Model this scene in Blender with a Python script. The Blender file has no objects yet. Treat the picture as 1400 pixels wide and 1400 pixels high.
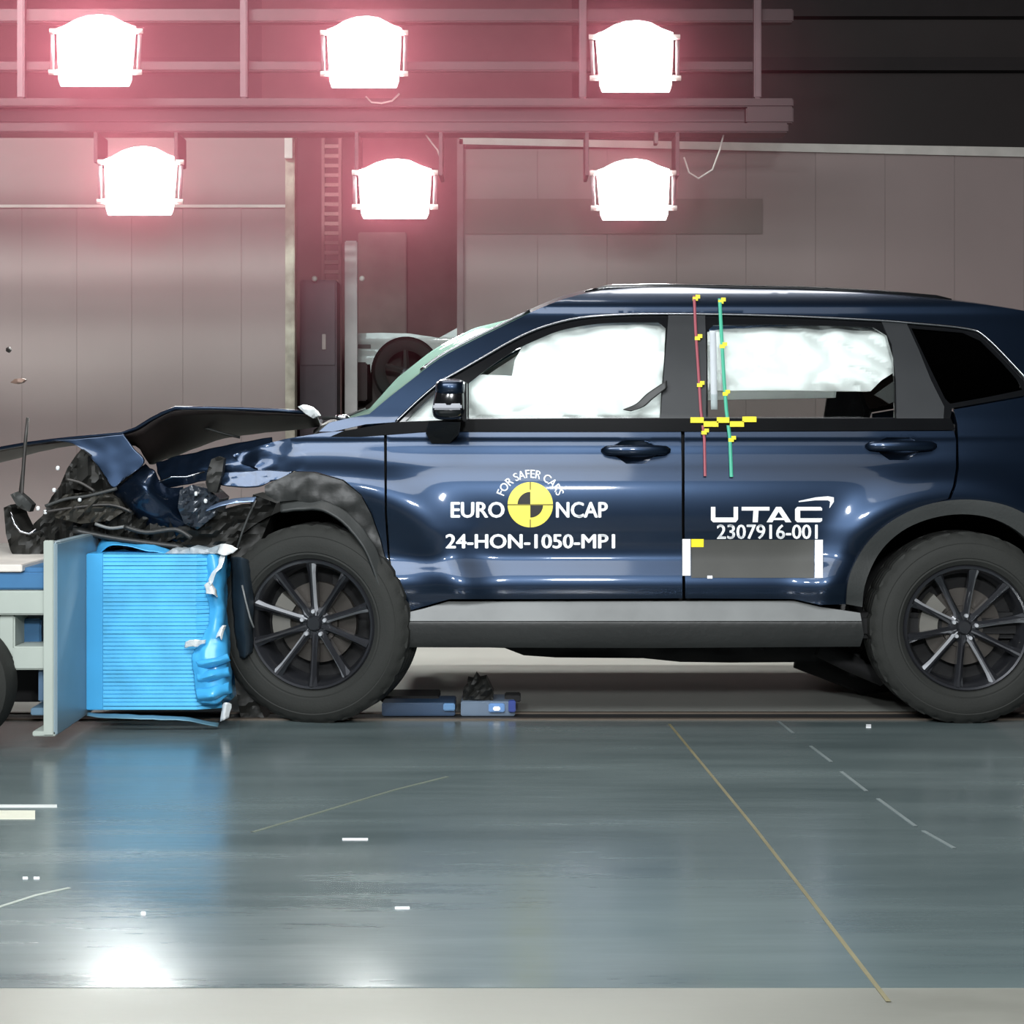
import bpy, bmesh, math, random
from mathutils import Vector, Matrix, noise, geometry
random.seed(7)
SC = bpy.context.scene
COL = SC.collection
# ------------------------------------------------------------------ camera
CAMH, CAMY, F, HX, HY = 1.125, -7.0, 2500.0, 700.0, 590.0
cam = bpy.data.cameras.new('camera'); co = bpy.data.objects.new('camera', cam); COL.objects.link(co)
co.location = (0, CAMY, CAMH); co.rotation_euler = (math.pi/2, 0, 0)
cam.sensor_width = 36; cam.lens = 36*F/1400; cam.shift_y = (HY-700)/1400; cam.clip_end = 200
SC.camera = co
SC.view_settings.view_transform = 'Standard'; SC.view_settings.look = 'None'
SC.view_settings.gamma = 1; SC.view_settings.use_curve_mapping = False
SC.view_settings.exposure = 0.0
SC.cycles.use_denoising = True
SC.cycles.sample_clamp_indirect = 6
SC.cycles.volume_bounces = 0
# ------------------------------------------------------------------ world and lights
w = bpy.data.worlds.new('world'); SC.world = w; w.use_nodes = True
w.node_tree.nodes['Background'].inputs[0].default_value = (.6, .65, .7, 1)
w.node_tree.nodes['Background'].inputs[1].default_value = .02
def area(name, loc, target, sx, sy, power, color=(1, 1, 1), spread=180):
    l = bpy.data.lights.new(name, 'AREA'); l.shape = 'RECTANGLE'; l.size = sx; l.size_y = sy
    l.energy = power; l.color = color; l.spread = math.radians(spread)
    o = bpy.data.objects.new(name, l); COL.objects.link(o); o.location = loc
    o.rotation_euler = (Vector(target)-Vector(loc)).to_track_quat('-Z', 'Y').to_euler()
    return o
# lamp banks high over the camera's side of the track
for x, e in ((-3.6, 215), (-1.8, 205), (0, 150), (1.8, 34)):
    area('overhead_bank_light', (x, -5.6, 4.8), (x*.8, .2, .5), 1.8, 2.4, e, (.93, .97, 1))
area('overhead_track_light', (-.9, .3, 6.2), (-.9, .3, 0), 3.0, .5, 90, (1, .98, .96))
# small filming lamps near the camera
area('filming_lamp', (.56, -7.6, 2.7), (.3, 0, .8), .42, .26, 230, (.95, .98, 1))
area('filming_lamp', (-1.1, -7.6, 2.9), (-.7, 0, .8), .34, .2, 130, (.95, .98, 1))
# hall lamps over the far side of the track
area('hall_light', (-3.4, 2.2, 5.6), (-3.2, 6.0, .3), 2.2, .4, 170, (1, .97, .95), 110)
area('hall_light', (.6, 2.2, 4.9), (.6, 2.6, .0), 4.0, .5, 80, (1, .98, .96), 120)
# ------------------------------------------------------------------ helpers
def P(px, py, Y):
    s = (Y-CAMY)/F
    return Vector(((px-HX)*s, Y, CAMH-(py-HY)*s))
def G(px, py, z=0.):
    d = (CAMH-z)*F/(py-HY)
    return Vector(((px-HX)*d/F, d+CAMY, z))
def lin(c): return tuple(((v/255)/12.92 if v/255 <= .04045 else ((v/255+.055)/1.055)**2.4) for v in c)
def mat(name, rgb, rough=.5, metal=0., coat=0., spec=.5, vary=.12, vscale=6., bump=0., bscale=60., trans=0., emit=0., alpha=1., coat_rough=.03, ior=1.5):
    m = bpy.data.materials.new(name); m.use_nodes = True
    nt = m.node_tree; b = nt.nodes['Principled BSDF']
    c = lin(rgb)
    b.inputs['Roughness'].default_value = rough; b.inputs['Metallic'].default_value = metal
    b.inputs['Coat Weight'].default_value = coat; b.inputs['Coat Roughness'].default_value = coat_rough
    b.inputs['Specular IOR Level'].default_value = spec; b.inputs['IOR'].default_value = ior
    b.inputs['Transmission Weight'].default_value = trans; b.inputs['Alpha'].default_value = alpha
    if emit:
        b.inputs['Emission Color'].default_value = (*c, 1); b.inputs['Emission Strength'].default_value = emit
    if vary:
        tc = nt.nodes.new('ShaderNodeTexCoord'); n = nt.nodes.new('ShaderNodeTexNoise')
        n.inputs['Scale'].default_value = vscale; n.inputs['Detail'].default_value = 5
        r = nt.nodes.new('ShaderNodeValToRGB')
        r.color_ramp.elements[0].color = (*[v*(1-vary) for v in c], 1); r.color_ramp.elements[1].color = (*[min(1, v*(1+vary)) for v in c], 1)
        r.color_ramp.elements[0].position = .3; r.color_ramp.elements[1].position = .7
        nt.links.new(tc.outputs['Object'], n.inputs['Vector']); nt.links.new(n.outputs['Fac'], r.inputs['Fac']); nt.links.new(r.outputs['Color'], b.inputs['Base Color'])
    else: b.inputs['Base Color'].default_value = (*c, 1)
    if bump:
        tc = nt.nodes.new('ShaderNodeTexCoord'); n = nt.nodes.new('ShaderNodeTexNoise'); n.inputs['Scale'].default_value = bscale; n.inputs['Detail'].default_value = 4
        bp = nt.nodes.new('ShaderNodeBump'); bp.inputs['Strength'].default_value = bump; bp.inputs['Distance'].default_value = .01
        nt.links.new(tc.outputs['Object'], n.inputs['Vector']); nt.links.new(n.outputs['Fac'], bp.inputs['Height']); nt.links.new(bp.outputs['Normal'], b.inputs['Normal'])
    return m
M = {}
M['paint'] = mat('navy_paint', (27, 41, 60), .33, .85, .40, vary=.05, coat_rough=.06)
M['dkpaint'] = mat('navy_paint_crumpled', (27, 42, 62), .34, .85, .5, vary=.05, coat_rough=.06, bump=.35, bscale=14)
M['inner'] = mat('bare_inner_panel', (38, 30, 28), .6)
M['plastic'] = mat('black_plastic', (34, 35, 34), .5, bump=.15, bscale=40)
M['debris'] = mat('torn_plastic', (25, 25, 22), .62, bump=.25, bscale=14)
M['clad'] = mat('grey_cladding', (50, 52, 51), .55, bump=.1, bscale=90)
M['garnish'] = mat('silver_garnish', (112, 114, 113), .45, .1)
M['gloss'] = mat('gloss_black', (16, 17, 19), .15, 0, .5)
M['pillar'] = mat('pillar_film', (38, 40, 42), .4)
M['chrome'] = mat('chrome', (150, 152, 156), .2, 1, vary=.03)
M['tyre'] = mat('tyre_rubber', (33, 34, 31), .8, bump=.12, bscale=120)
M['rim'] = mat('black_alloy', (50, 51, 55), .3, .5, .8)
M['edge'] = mat('machined_alloy', (196, 198, 202), .38, .5)
M['disc'] = mat('brake_steel', (74, 70, 66), .45, .6)
M['bag'] = mat('airbag_cloth', (246, 248, 247), .8, vary=.02, bump=.05, bscale=12)
M['seat'] = mat('seat_cloth', (78, 74, 70), .85)
M['white'] = mat('white_vinyl', (244, 246, 248), .5, vary=0)
M['yellow'] = mat('yellow_vinyl', (246, 226, 86), .5, vary=0)
M['ytape'] = mat('yellow_tape', (240, 222, 30), .5, vary=0)
M['black'] = mat('black_vinyl', (26, 24, 22), .6, vary=0)
M['grid'] = mat('dark_plate', (62, 62, 58), .6)
M['red'] = mat('red_tape', (150, 76, 86), .5, vary=.05)
M['green'] = mat('green_tape', (70, 168, 138), .5, vary=.05)
M['blue'] = mat('barrier_blue', (84, 180, 226), .4, .0, 0, vary=.16, vscale=7)
M['blue2'] = mat('barrier_blue_sheet', (66, 162, 216), .35, .0, .2, vary=.08, vscale=3)
M['foil'] = mat('torn_aluminium', (232, 236, 236), .35, .3, bump=.5, bscale=40)
M['trolley'] = mat('trolley_grey', (160, 168, 160), .5, vary=.08, vscale=3)
M['plate'] = mat('plate_steel', (132, 150, 158), .4, .25, vary=.1, vscale=3)
M['tblue'] = mat('trolley_blue', (52, 100, 140), .45)
M['dark'] = mat('dark_void', (20, 20, 21), .8)
M['steel'] = mat('dark_steel', (64, 62, 60), .5, .5)
M['rig'] = mat('rig_paint', (50, 27, 30), .55)
M['lampbody'] = mat('lamp_housing', (120, 112, 114), .4, .4)
M['lens'] = mat('lamp_lens', (255, 250, 246), .3, emit=70, vary=0)
M['wallp'] = mat('wall_panel', (132, 119, 117), .95, vary=.06, vscale=.8)
M['wallup'] = mat('upper_wall', (56, 50, 49), .8, vary=.15, vscale=.5)
M['frame'] = mat('door_frame', (176, 172, 166), .6)
M['recess'] = mat('recess_wall', (86, 62, 62), .8)
M['carwhite'] = mat('white_van_paint', (186, 188, 184), .35, 0, .4)
M['conc'] = mat('far_concrete', (160, 162, 156), .45, vary=.12, vscale=1.2)
M['line'] = mat('line_yellow', (116, 110, 84), .5)
M['line2'] = mat('line_white', (206, 210, 206), .5)
M['ceil'] = mat('ceiling_dark', (58, 56, 56), .9)
def glass(name, tint, refl=.12, tint_amount=1.):
    m = bpy.data.materials.new(name); m.use_nodes = True; nt = m.node_tree; nt.nodes.clear()
    o = nt.nodes.new('ShaderNodeOutputMaterial'); mx = nt.nodes.new('ShaderNodeMixShader')
    t = nt.nodes.new('ShaderNodeBsdfTransparent'); g = nt.nodes.new('ShaderNodeBsdfGlossy')
    t.inputs['Color'].default_value = (*lin(tint), 1); g.inputs['Roughness'].default_value = .03
    f = nt.nodes.new('ShaderNodeFresnel'); f.inputs['IOR'].default_value = 1.35
    nt.links.new(f.outputs[0], mx.inputs[0]); nt.links.new(t.outputs[0], mx.inputs[1]); nt.links.new(g.outputs[0], mx.inputs[2]); nt.links.new(mx.outputs[0], o.inputs[0])
    return m
M['glass'] = glass('clear_glass', (236, 240, 238))
M['tint'] = glass('dark_glass', (30, 27, 25))
M['wind'] = glass('windscreen_glass', (176, 214, 202))
def cloudy(m, rgb, k):
    nt = m.node_tree; o = nt.nodes['Material Output']; src = o.inputs[0].links[0].from_socket
    mx = nt.nodes.new('ShaderNodeMixShader'); d = nt.nodes.new('ShaderNodeBsdfDiffuse'); d.inputs[0].default_value = (*lin(rgb), 1)
    t = nt.nodes.new('ShaderNodeBsdfTranslucent'); t.inputs[0].default_value = (*lin(rgb), 1); m2 = nt.nodes.new('ShaderNodeMixShader')
    nt.links.new(d.outputs[0], m2.inputs[1]); nt.links.new(t.outputs[0], m2.inputs[2])
    mx.inputs[0].default_value = k; nt.links.new(src, mx.inputs[1]); nt.links.new(m2.outputs[0], mx.inputs[2]); nt.links.new(mx.outputs[0], o.inputs[0])
cloudy(M['wind'], (138, 172, 158), .5)

ORG = {}
def origin(o): return ORG.get(o.name, Vector((0, 0, 0))) if o else Vector((0, 0, 0))
def tag(o, label=None, cat=None, group=None, kind=None):
    if label: o['label'] = label
    if cat: o['category'] = cat
    if group: o['group'] = group
    if kind: o['kind'] = kind
    return o
def thing(name, loc, label, cat, group=None):
    o = bpy.data.objects.new(name, None); COL.objects.link(o); o.location = loc; o.empty_display_size = .1
    ORG[o.name] = Vector(loc); return tag(o, label, cat, group)
def obj(name, verts, faces, m, parent=None, smooth=True, angle=None):
    """one mesh object from world coordinates"""
    og = origin(parent)
    me = bpy.data.meshes.new(name); me.from_pydata([Vector(v)-og for v in verts], [], faces)
    me.materials.append(m if not isinstance(m, str) else M[m])
    me.polygons.foreach_set('use_smooth', [bool(smooth)]*len(me.polygons))
    me.update()
    if angle:
        bm = bmesh.new(); bm.from_mesh(me)
        for e in bm.edges:
            if len(e.link_faces) == 2 and e.calc_face_angle(0) > math.radians(angle): e.smooth = False
        bm.to_mesh(me); bm.free()
    o = bpy.data.objects.new(name, me); COL.objects.link(o)
    if parent: o.parent = parent; ORG[o.name] = og
    return o
class MB:
    def __init__(s): s.v = []; s.f = []
    def add(s, v, f): k = len(s.v); s.v += [Vector(x) for x in v]; s.f += [[i+k for i in q] for q in f]; return s
    def box(s, lo, hi, R=None, c=None, bev=0.):
        bm = bmesh.new(); bmesh.ops.create_cube(bm, size=1)
        lo = Vector(lo); hi = Vector(hi)
        for v in bm.verts: v.co = Vector(((v.co.x+.5)*(hi.x-lo.x)+lo.x, (v.co.y+.5)*(hi.y-lo.y)+lo.y, (v.co.z+.5)*(hi.z-lo.z)+lo.z))
        if bev: bmesh.ops.bevel(bm, geom=bm.edges[:], offset=bev, segments=2, affect='EDGES')
        if R is not None:
            for v in bm.verts: v.co = R @ (v.co-c) + c
        bm.verts.index_update(); s.add([v.co.copy() for v in bm.verts], [[v.index for v in f.verts] for f in bm.faces]); bm.free(); return s
    def tube(s, pts, r, n=8, cap=True):
        pts = [Vector(p) for p in pts]; rs = r if isinstance(r, (list, tuple)) else [r]*len(pts)
        V = []; Fc = []
        up = Vector((0, 0, 1))
        for i, p in enumerate(pts):
            t = (pts[min(i+1, len(pts)-1)]-pts[max(i-1, 0)]).normalized()
            a = t.cross(up)
            if a.length < .05: a = t.cross(Vector((0, 1, 0)))
            a.normalize(); b = t.cross(a)
            for k in range(n):
                an = 2*math.pi*k/n; V.append(p+(a*math.cos(an)+b*math.sin(an))*rs[i])
        for i in range(len(pts)-1):
            for k in range(n): Fc.append([i*n+k, i*n+(k+1) % n, (i+1)*n+(k+1) % n, (i+1)*n+k])
        if cap: Fc.append(list(range(n))[::-1]); Fc.append([(len(pts)-1)*n+k for k in range(n)])
        return s.add(V, Fc)
    def lathe(s, prof, seg=48, X=None, jag=None):
        """prof (r, y) round the Y axis, X maps to world"""
        X = X or Matrix(); V = []; Fc = []; n = len(prof)
        for k in range(seg):
            an = 2*math.pi*k/seg
            for j, (r, y) in enumerate(prof):
                rr = r+(jag(k, j) if jag else 0)
                V.append(X @ Vector((rr*math.cos(an), y, rr*math.sin(an))))
        for k in range(seg):
            for j in range(n-1): Fc.append([k*n+j, ((k+1) % seg)*n+j, ((k+1) % seg)*n+j+1, k*n+j+1])
        return s.add(V, Fc)
    def build(s, name, m, parent=None, smooth=False, angle=None): return obj(name, s.v, s.f, m, parent, smooth or bool(angle), angle)
def fixn(o):
    bm = bmesh.new(); bm.from_mesh(o.data); bmesh.ops.recalc_face_normals(bm, faces=bm.faces); bm.to_mesh(o.data); bm.free(); return o
def cr(pts, n=6, closed=False):
    """smooth curve through points"""
    pts = [Vector(p) for p in pts]; out = []
    N = len(pts)
    for i in range(N if closed else N-1):
        if closed: a, b, c, d = pts[i-1], pts[i], pts[(i+1) % N], pts[(i+2) % N]
        else: a, b, c, d = pts[max(i-1, 0)], pts[i], pts[i+1], pts[min(i+2, N-1)]
        for k in range(n):
            t = k/n; out.append(.5*((2*b)+(c-a)*t+(2*a-5*b+4*c-d)*t*t+(3*b-a-3*c+d)*t**3))
    if not closed: out.append(pts[-1])
    return out
def interp(tab, x):
    if x <= tab[0][0]: return tab[0][1]
    if x >= tab[-1][0]: return tab[-1][1]
    for i in range(len(tab)-1):
        if tab[i][0] <= x <= tab[i+1][0]:
            x0, y0 = tab[i]; x1, y1 = tab[i+1]; h = x1-x0; t = (x-x0)/h
            d = (y1-y0)/h
            m0 = d if i == 0 else .5*(d+(y0-tab[i-1][1])/(x0-tab[i-1][0]))
            m1 = d if i == len(tab)-2 else .5*(d+(tab[i+2][1]-y1)/(tab[i+2][0]-x1))
            return (2*t**3-3*t*t+1)*y0+(t**3-2*t*t+t)*h*m0+(-2*t**3+3*t*t)*y1+(t**3-t*t)*h*m1
def inpoly(x, y, pl):
    r = False; j = len(pl)-1
    for i in range(len(pl)):
        if (pl[i][1] > y) != (pl[j][1] > y) and x < (pl[j][0]-pl[i][0])*(y-pl[i][1])/(pl[j][1]-pl[i][1])+pl[i][0]: r = not r
        j = i
    return r
def dens(pl, step, closed=True):
    out = []
    for i in range(len(pl) if closed else len(pl)-1):
        a = Vector(pl[i][:2]); b = Vector(pl[(i+1) % len(pl)][:2]); n = max(1, int(math.ceil((b-a).length/step)))
        for k in range(n): out.append(a.lerp(b, k/n))
    if not closed: out.append(Vector(pl[-1][:2]))
    return out
# body side of the car: inward offset of the skin from the widest plane, by height
PROF = [(380, .46), (392, .40), (402, .345), (415, .30), (430, .285), (445, .262), (500, .186), (560, .114), (574, .098), (590, .086), (598, .080), (604, .070), (609, .066),
        (620, .061), (632, .052), (645, .038), (656, .028), (668, .022), (690, .018), (720, .020), (750, .026), (764, .024), (776, .013), (788, .002), (800, -.003), (812, .0), (824, .010), (860, .012), (890, .03)]
WB = 1.86   # width of the car
FRC, RRC = (437, 853), (1313, 861)
def S(px, py):
    y = interp(PROF, py)
    if px < 500: y += .09*((500-px)/300)**2
    if px > 1300: y += .10*((px-1300)/320)**2
    if py > 560:
        r = math.hypot(px-RRC[0], py-RRC[1]); y -= .028*math.exp(-((r-188)/34)**2)*min(1, (py-560)/60)
        r = math.hypot(px-FRC[0], py-FRC[1]); y -= .022*math.exp(-((r-196)/34)**2)*min(1, (py-560)/60)
    return y
def patch(name, outline, m, parent, fn=S, off=0., depth=.014, step=8, holes=(), mirror=False, smooth=True):
    """a panel with real thickness: outline in side-view units, skin depth from fn"""
    out = dens(outline, step); hs = [dens(h, step) for h in holes]
    pts = []; edges = []
    for lp in [out]+hs:
        k = len(pts); pts += lp; edges += [(k+i, k+(i+1) % len(lp)) for i in range(len(lp))]
    nb = len(pts)
    xs = [p[0] for p in out]; ys = [p[1] for p in out]
    allb = [Vector(p) for p in pts]
    sx, sy = (step*1.3, step*.6) if smooth else (step, step)
    y = math.floor(min(ys)/sy)*sy
    while y < max(ys):
        x = math.floor(min(xs)/sx)*sx
        while x < max(xs):
            if inpoly(x, y, out) and not any(inpoly(x, y, h) for h in hs):
                q = Vector((x, y))
                if all(abs(b.x-x) > step or (b-q).length > step*.4 for b in allb): pts.append(q)
            x += sx
        y += sy
    v, e, f, ov, oe, of = geometry.delaunay_2d_cdt([Vector(p[:2]) for p in pts], edges, [], 0, 1e-4)
    tris = []
    for t in f:
        c = sum((v[i] for i in t), Vector((0, 0)))/len(t)
        if inpoly(c.x, c.y, out) and not any(inpoly(c.x, c.y, h) for h in hs): tris.append(list(t))
    W = []
    for q in v:
        p = P(q.x, q.y, fn(q.x, q.y)+off); W.append(p)
    sgn = 1
    if mirror: W = [Vector((p.x, WB-p.y, p.z)) for p in W]; sgn = -1
    F2 = []; cnt = {}
    for t in tris:
        n = (W[t[1]]-W[t[0]]).cross(W[t[2]]-W[t[0]])
        if n.y*sgn > 0: t = t[::-1]
        F2.append(t)
        for i in range(3):
            a, b = t[i], t[(i+1) % 3]; cnt[(a, b)] = 1
    rim = [(a, b) for (a, b) in cnt if (b, a) not in cnt]
    nm = {}
    def dup(i, d):
        if (i, d) not in nm: nm[(i, d)] = len(W); W.append(W[i]+Vector((0, sgn*depth*d, 0)))
        return nm[(i, d)]
    if depth:
        for a, b in rim: F2.append([dup(b, 0), dup(a, 0), dup(a, 1), dup(b, 1)])
    o = obj(name, W, F2, m, parent, smooth)
    if smooth:
        N = []
        for q in v:
            d = .6; g = lambda a, b: P(a, b, fn(a, b))
            n = (g(q.x+d, q.y)-g(q.x-d, q.y)).cross(g(q.x, q.y+d)-g(q.x, q.y-d)).normalized()
            if n.y > 0: n = -n
            if mirror: n.y = -n.y
            N.append(n)
        N += [Vector((0, 0, 0))]*(len(W)-len(v))
        o.data.normals_split_custom_set_from_vertices(N)
    else:
        o.data.polygons.foreach_set('use_smooth', [True]*len(o.data.polygons))
        bm = bmesh.new(); bm.from_mesh(o.data)
        for e_ in bm.edges:
            if len(e_.link_faces) == 2 and e_.calc_face_angle(0) > .6: e_.smooth = False
        bm.to_mesh(o.data); bm.free()
    return o
def sheet(name, rows, m, parent, nu=24, nv=12, thick=.003, crumple=0., cs=9., linear=False, seed=0):
    """bent sheet metal through control points (px, py, Y)"""
    R = []
    for r in rows:
        c = [P(*q) for q in r]
        if linear:
            o = []
            for k in range(nu+1):
                t = k/nu*(len(c)-1); i = min(int(t), len(c)-2); o.append(c[i].lerp(c[i+1], t-i))
        else:
            n = max(1, nu//(len(c)-1)); o = cr(c, n)
        R.append(o)
    cols = list(zip(*R)); V = []
    grid = []
    for c in cols:
        if linear:
            o = []
            for k in range(nv+1):
                t = k/nv*(len(c)-1); i = min(int(t), len(c)-2); o.append(c[i].lerp(c[i+1], t-i))
        else: o = cr(list(c), max(1, nv//(len(c)-1)))
        grid.append(o)
    W = len(grid); H = len(grid[0])
    for i in range(W):
        for j in range(H):
            p = grid[i][j].copy()
            if crumple:
                q = p*cs+Vector((seed*3.1, seed*1.7, 0)); d = noise.noise_vector(q); d2 = noise.noise_vector(q*2.7)
                p += d*crumple+d2*crumple*.45
            V.append(p)
    Fc = [[i*H+j, (i+1)*H+j, (i+1)*H+j+1, i*H+j+1] for i in range(W-1) for j in range(H-1)]
    o = obj(name, V, Fc, m, parent, True, 50)
    md = o.modifiers.new('thickness', 'SOLIDIFY'); md.thickness = thick; md.offset = 0
    return o
def chunk(name, outline, Y0, Y1, m, parent, rough=.05, sc=8., step=9, seed=0, bulge=.03):
    """torn lump: jagged outline with an uneven face"""
    cx = sum(p[0] for p in outline)/len(outline); cy = sum(p[1] for p in outline)/len(outline)
    sz = max(max(abs(p[0]-cx) for p in outline), max(abs(p[1]-cy) for p in outline), 1)
    ca, sa = math.cos(seed*1.3), math.sin(seed*1.3)
    def fn(px, py):
        u = (px*ca+py*sa)*sc; v_ = (py*ca-px*sa)*sc
        n = abs(noise.noise(Vector((u/330+seed, v_/110, seed))))*1.5-.5+.6*abs(noise.noise(Vector((u/120, v_/80+seed*2, seed))))+.12*noise.noise(Vector((px*.2, py*.25, seed)))
        return Y0+rough*n-bulge*(1-min(1, math.hypot(px-cx, py-cy)/sz))
    return patch(name, outline, m, parent, fn, 0, Y1-Y0, min(step, 5), smooth=False)
def superell(name, c, rx, ry, rz, m, parent, e=.5, nu=28, nv=16, R=None, warp=None):
    V = []; Fc = []
    def sp(a, e): return math.copysign(abs(a)**e, a)
    for i in range(nv+1):
        t = -math.pi/2+math.pi*i/nv
        for k in range(nu):
            u = 2*math.pi*k/nu
            p = Vector((rx*sp(math.cos(t), e)*sp(math.cos(u), e), ry*sp(math.cos(t), e)*sp(math.sin(u), e), rz*sp(math.sin(t), e)))
            if warp: p = warp(p)
            if R is not None: p = R @ p
            V.append(Vector(c)+p)
    for i in range(nv):
        for k in range(nu): Fc.append([i*nu+k, i*nu+(k+1) % nu, (i+1)*nu+(k+1) % nu, (i+1)*nu+k])
    return obj(name, V, Fc, m, parent, True)
def text_shape(body, bold=.018):
    c = bpy.data.curves.new('lettering', 'FONT'); c.body = body; c.size = 1; c.offset = bold; c.resolution_u = 3
    o = bpy.data.objects.new('lettering', c); COL.objects.link(o); bpy.context.view_layer.update()
    c.offset = 0
    bpy.context.view_layer.update()
    ev = o.evaluated_get(bpy.context.evaluated_depsgraph_get()); me = ev.to_mesh()
    V = [v.co.copy() for v in me.vertices]; Fc = [list(p.vertices) for p in me.polygons]
    V0, F0 = V, Fc; V = []; Fc = []
    for dx, dy in ((-1, 0), (1, 0), (0, -1), (0, 1)):
        k = len(V); V += [v+Vector((dx*bold, dy*bold*.6, 0)) for v in V0]; Fc += [[i+k for i in f] for f in F0]
    ev.to_mesh_clear(); bpy.data.objects.remove(o); bpy.data.curves.remove(c)
    return V, Fc
def decal(name, V2, Fc, m, parent, off=-.003):
    V = [P(x, y, S(x, y)+off) for x, y in V2]
    fs = []
    for f in Fc:
        n = (V[f[1]]-V[f[0]]).cross(V[f[2]]-V[f[0]]); fs.append(f if n.y < 0 else f[::-1])
    return obj(name, V, fs, m, parent, False)
def lettering(name, body, x0, x1, y0, y1, m, parent, bold=.030):
    V, Fc = text_shape(body, bold)
    a = min(v.x for v in V); b = max(v.x for v in V); c = min(v.y for v in V); d = max(v.y for v in V)
    return decal(name, [(x0+(v.x-a)/(b-a)*(x1-x0), y1-(v.y-c)/(d-c)*(y1-y0)) for v in V], Fc, m, parent)

# ------------------------------------------------------------------ the room
def structure(o): o['kind'] = 'structure'; return o
YF0, YF1 = -3.30, .125      # coated strip of floor
XL, XR, YN, YB = -9., 9., -10., 9.5
structure(MB().box((XL, YN, -.3), (XR, YB, -.004)).build('floor', None or 'conc'))
# front concrete apron and coated lane, each with its own worn surface
def floor_mat(name, base, alt, rough, streak, metal=0.):
    m = bpy.data.materials.new(name); m.use_nodes = True; nt = m.node_tree; b = nt.nodes['Principled BSDF']
    L = nt.links.new
    tc = nt.nodes.new('ShaderNodeTexCoord'); mp = nt.nodes.new('ShaderNodeMapping'); mp.inputs['Scale'].default_value = streak
    n1 = nt.nodes.new('ShaderNodeTexNoise'); n1.inputs['Scale'].default_value = 1.6; n1.inputs['Detail'].default_value = 8; n1.inputs['Roughness'].default_value = .62
    n2 = nt.nodes.new('ShaderNodeTexNoise'); n2.inputs['Scale'].default_value = .7; n2.inputs['Detail'].default_value = 3
    L(tc.outputs['Object'], mp.inputs[0]); L(mp.outputs[0], n1.inputs['Vector']); L(tc.outputs['Object'], n2.inputs['Vector'])
    ad = nt.nodes.new('ShaderNodeMath'); ad.operation = 'ADD'; L(n1.outputs['Fac'], ad.inputs[0]); L(n2.outputs['Fac'], ad.inputs[1])
    r = nt.nodes.new('ShaderNodeValToRGB'); r.color_ramp.elements[0].position = .38; r.color_ramp.elements[1].position = .64
    hf = nt.nodes.new('ShaderNodeMath'); hf.operation = 'MULTIPLY'; hf.inputs[1].default_value = .5; L(ad.outputs[0], hf.inputs[0]); L(hf.outputs[0], r.inputs[0])
    r.color_ramp.elements[0].color = (*lin(base), 1); r.color_ramp.elements[1].color = (*lin(alt), 1)
    L(r.outputs[0], b.inputs['Base Color'])
    rr = nt.nodes.new('ShaderNodeMapRange'); rr.inputs['To Min'].default_value = rough[0]; rr.inputs['To Max'].default_value = rough[1]
    rr.inputs['From Min'].default_value = .3; rr.inputs['From Max'].default_value = .7
    L(n1.outputs['Fac'], rr.inputs['Value']); L(rr.outputs[0], b.inputs['Roughness'])
    n3 = nt.nodes.new('ShaderNodeTexNoise'); n3.inputs['Scale'].default_value = 14; n3.inputs['Detail'].default_value = 3
    L(mp.outputs[0], n3.inputs['Vector'])
    bp = nt.nodes.new('ShaderNodeBump'); bp.inputs['Strength'].default_value = .12; bp.inputs['Distance'].default_value = .004
    L(n3.outputs['Fac'], bp.inputs['Height']); L(bp.outputs[0], b.inputs['Normal'])
    return m
M['coating'] = floor_mat('floor_coating', (76, 88, 89), (99, 111, 111), (.15, .30), (.3, 2.4, 1))
M['apron'] = floor_mat('floor_apron', (104, 104, 97), (136, 136, 128), (.26, .5), (.5, 1.2, 1))
lane = structure(MB().box((XL, YF0, -.004), (XR, YF1, 0)).build('floor_coating', M['coating']))
structure(MB().box((XL, YN, -.004), (XR, YF0, -.001)).build('floor_apron', M['apron']))
# guide rail slot along the far edge of the lane
structure(MB().box((XL, YF1, -.004), (XR, YF1+.03, .006)).box((XL, YF1+.17, -.004), (XR, YF1+.20, .004)).build('trim_1', mat('rail_edge', (92, 82, 72), .5, .4)))
structure(MB().box((XL, YF1+.03, -.0039), (XR, YF1+.17, -.002)).build('trim_2', 'dark'))
def strip(name, pts, wd, m, z=.0012):
    V = []; Fc = []
    for i, p in enumerate(pts):
        p = Vector(p); t = (Vector(pts[min(i+1, len(pts)-1)])-Vector(pts[max(i-1, 0)])).normalized(); n = Vector((-t.y, t.x, 0))*wd/2
        V += [p-n, p+n, p-n+Vector((0, 0, z)), p+n+Vector((0, 0, z))]
    for i in range(len(pts)-1):
        a = i*4; b = a+4
        Fc += [[a+2, a+3, b+3, b+2], [a, a+2, b+2, b], [a+3, a+1, b+1, b+3]]
    return fixn(obj(name, V, Fc, m, lane, False))
strip('painted_line', [G(915, 990), G(985, 1075), G(1030, 1130), G(1100, 1220), G(1215, 1370)], .010, M['line'])
for a, b in (((1064, 986), (1085, 1003)), ((1108, 1020), (1137, 1042)), ((1150, 1055), (1185, 1082)), ((1200, 1092), (1252, 1130)), ((1262, 1136), (1305, 1160))):
    strip('worn_line', [G(*a), G(*b)], .012, mat('worn_white', (110, 120, 120), .5))
strip('painted_line', [G(345, 1138), G(440, 1110), G(540, 1080), G(612, 1062)], .012, mat('faint_line', (100, 108, 96), .5))
strip('painted_line', [G(-40, 1255), G(0, 1240), G(50, 1224), G(95, 1214)], .012, mat('faint_line2', (150, 158, 150), .5))
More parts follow.
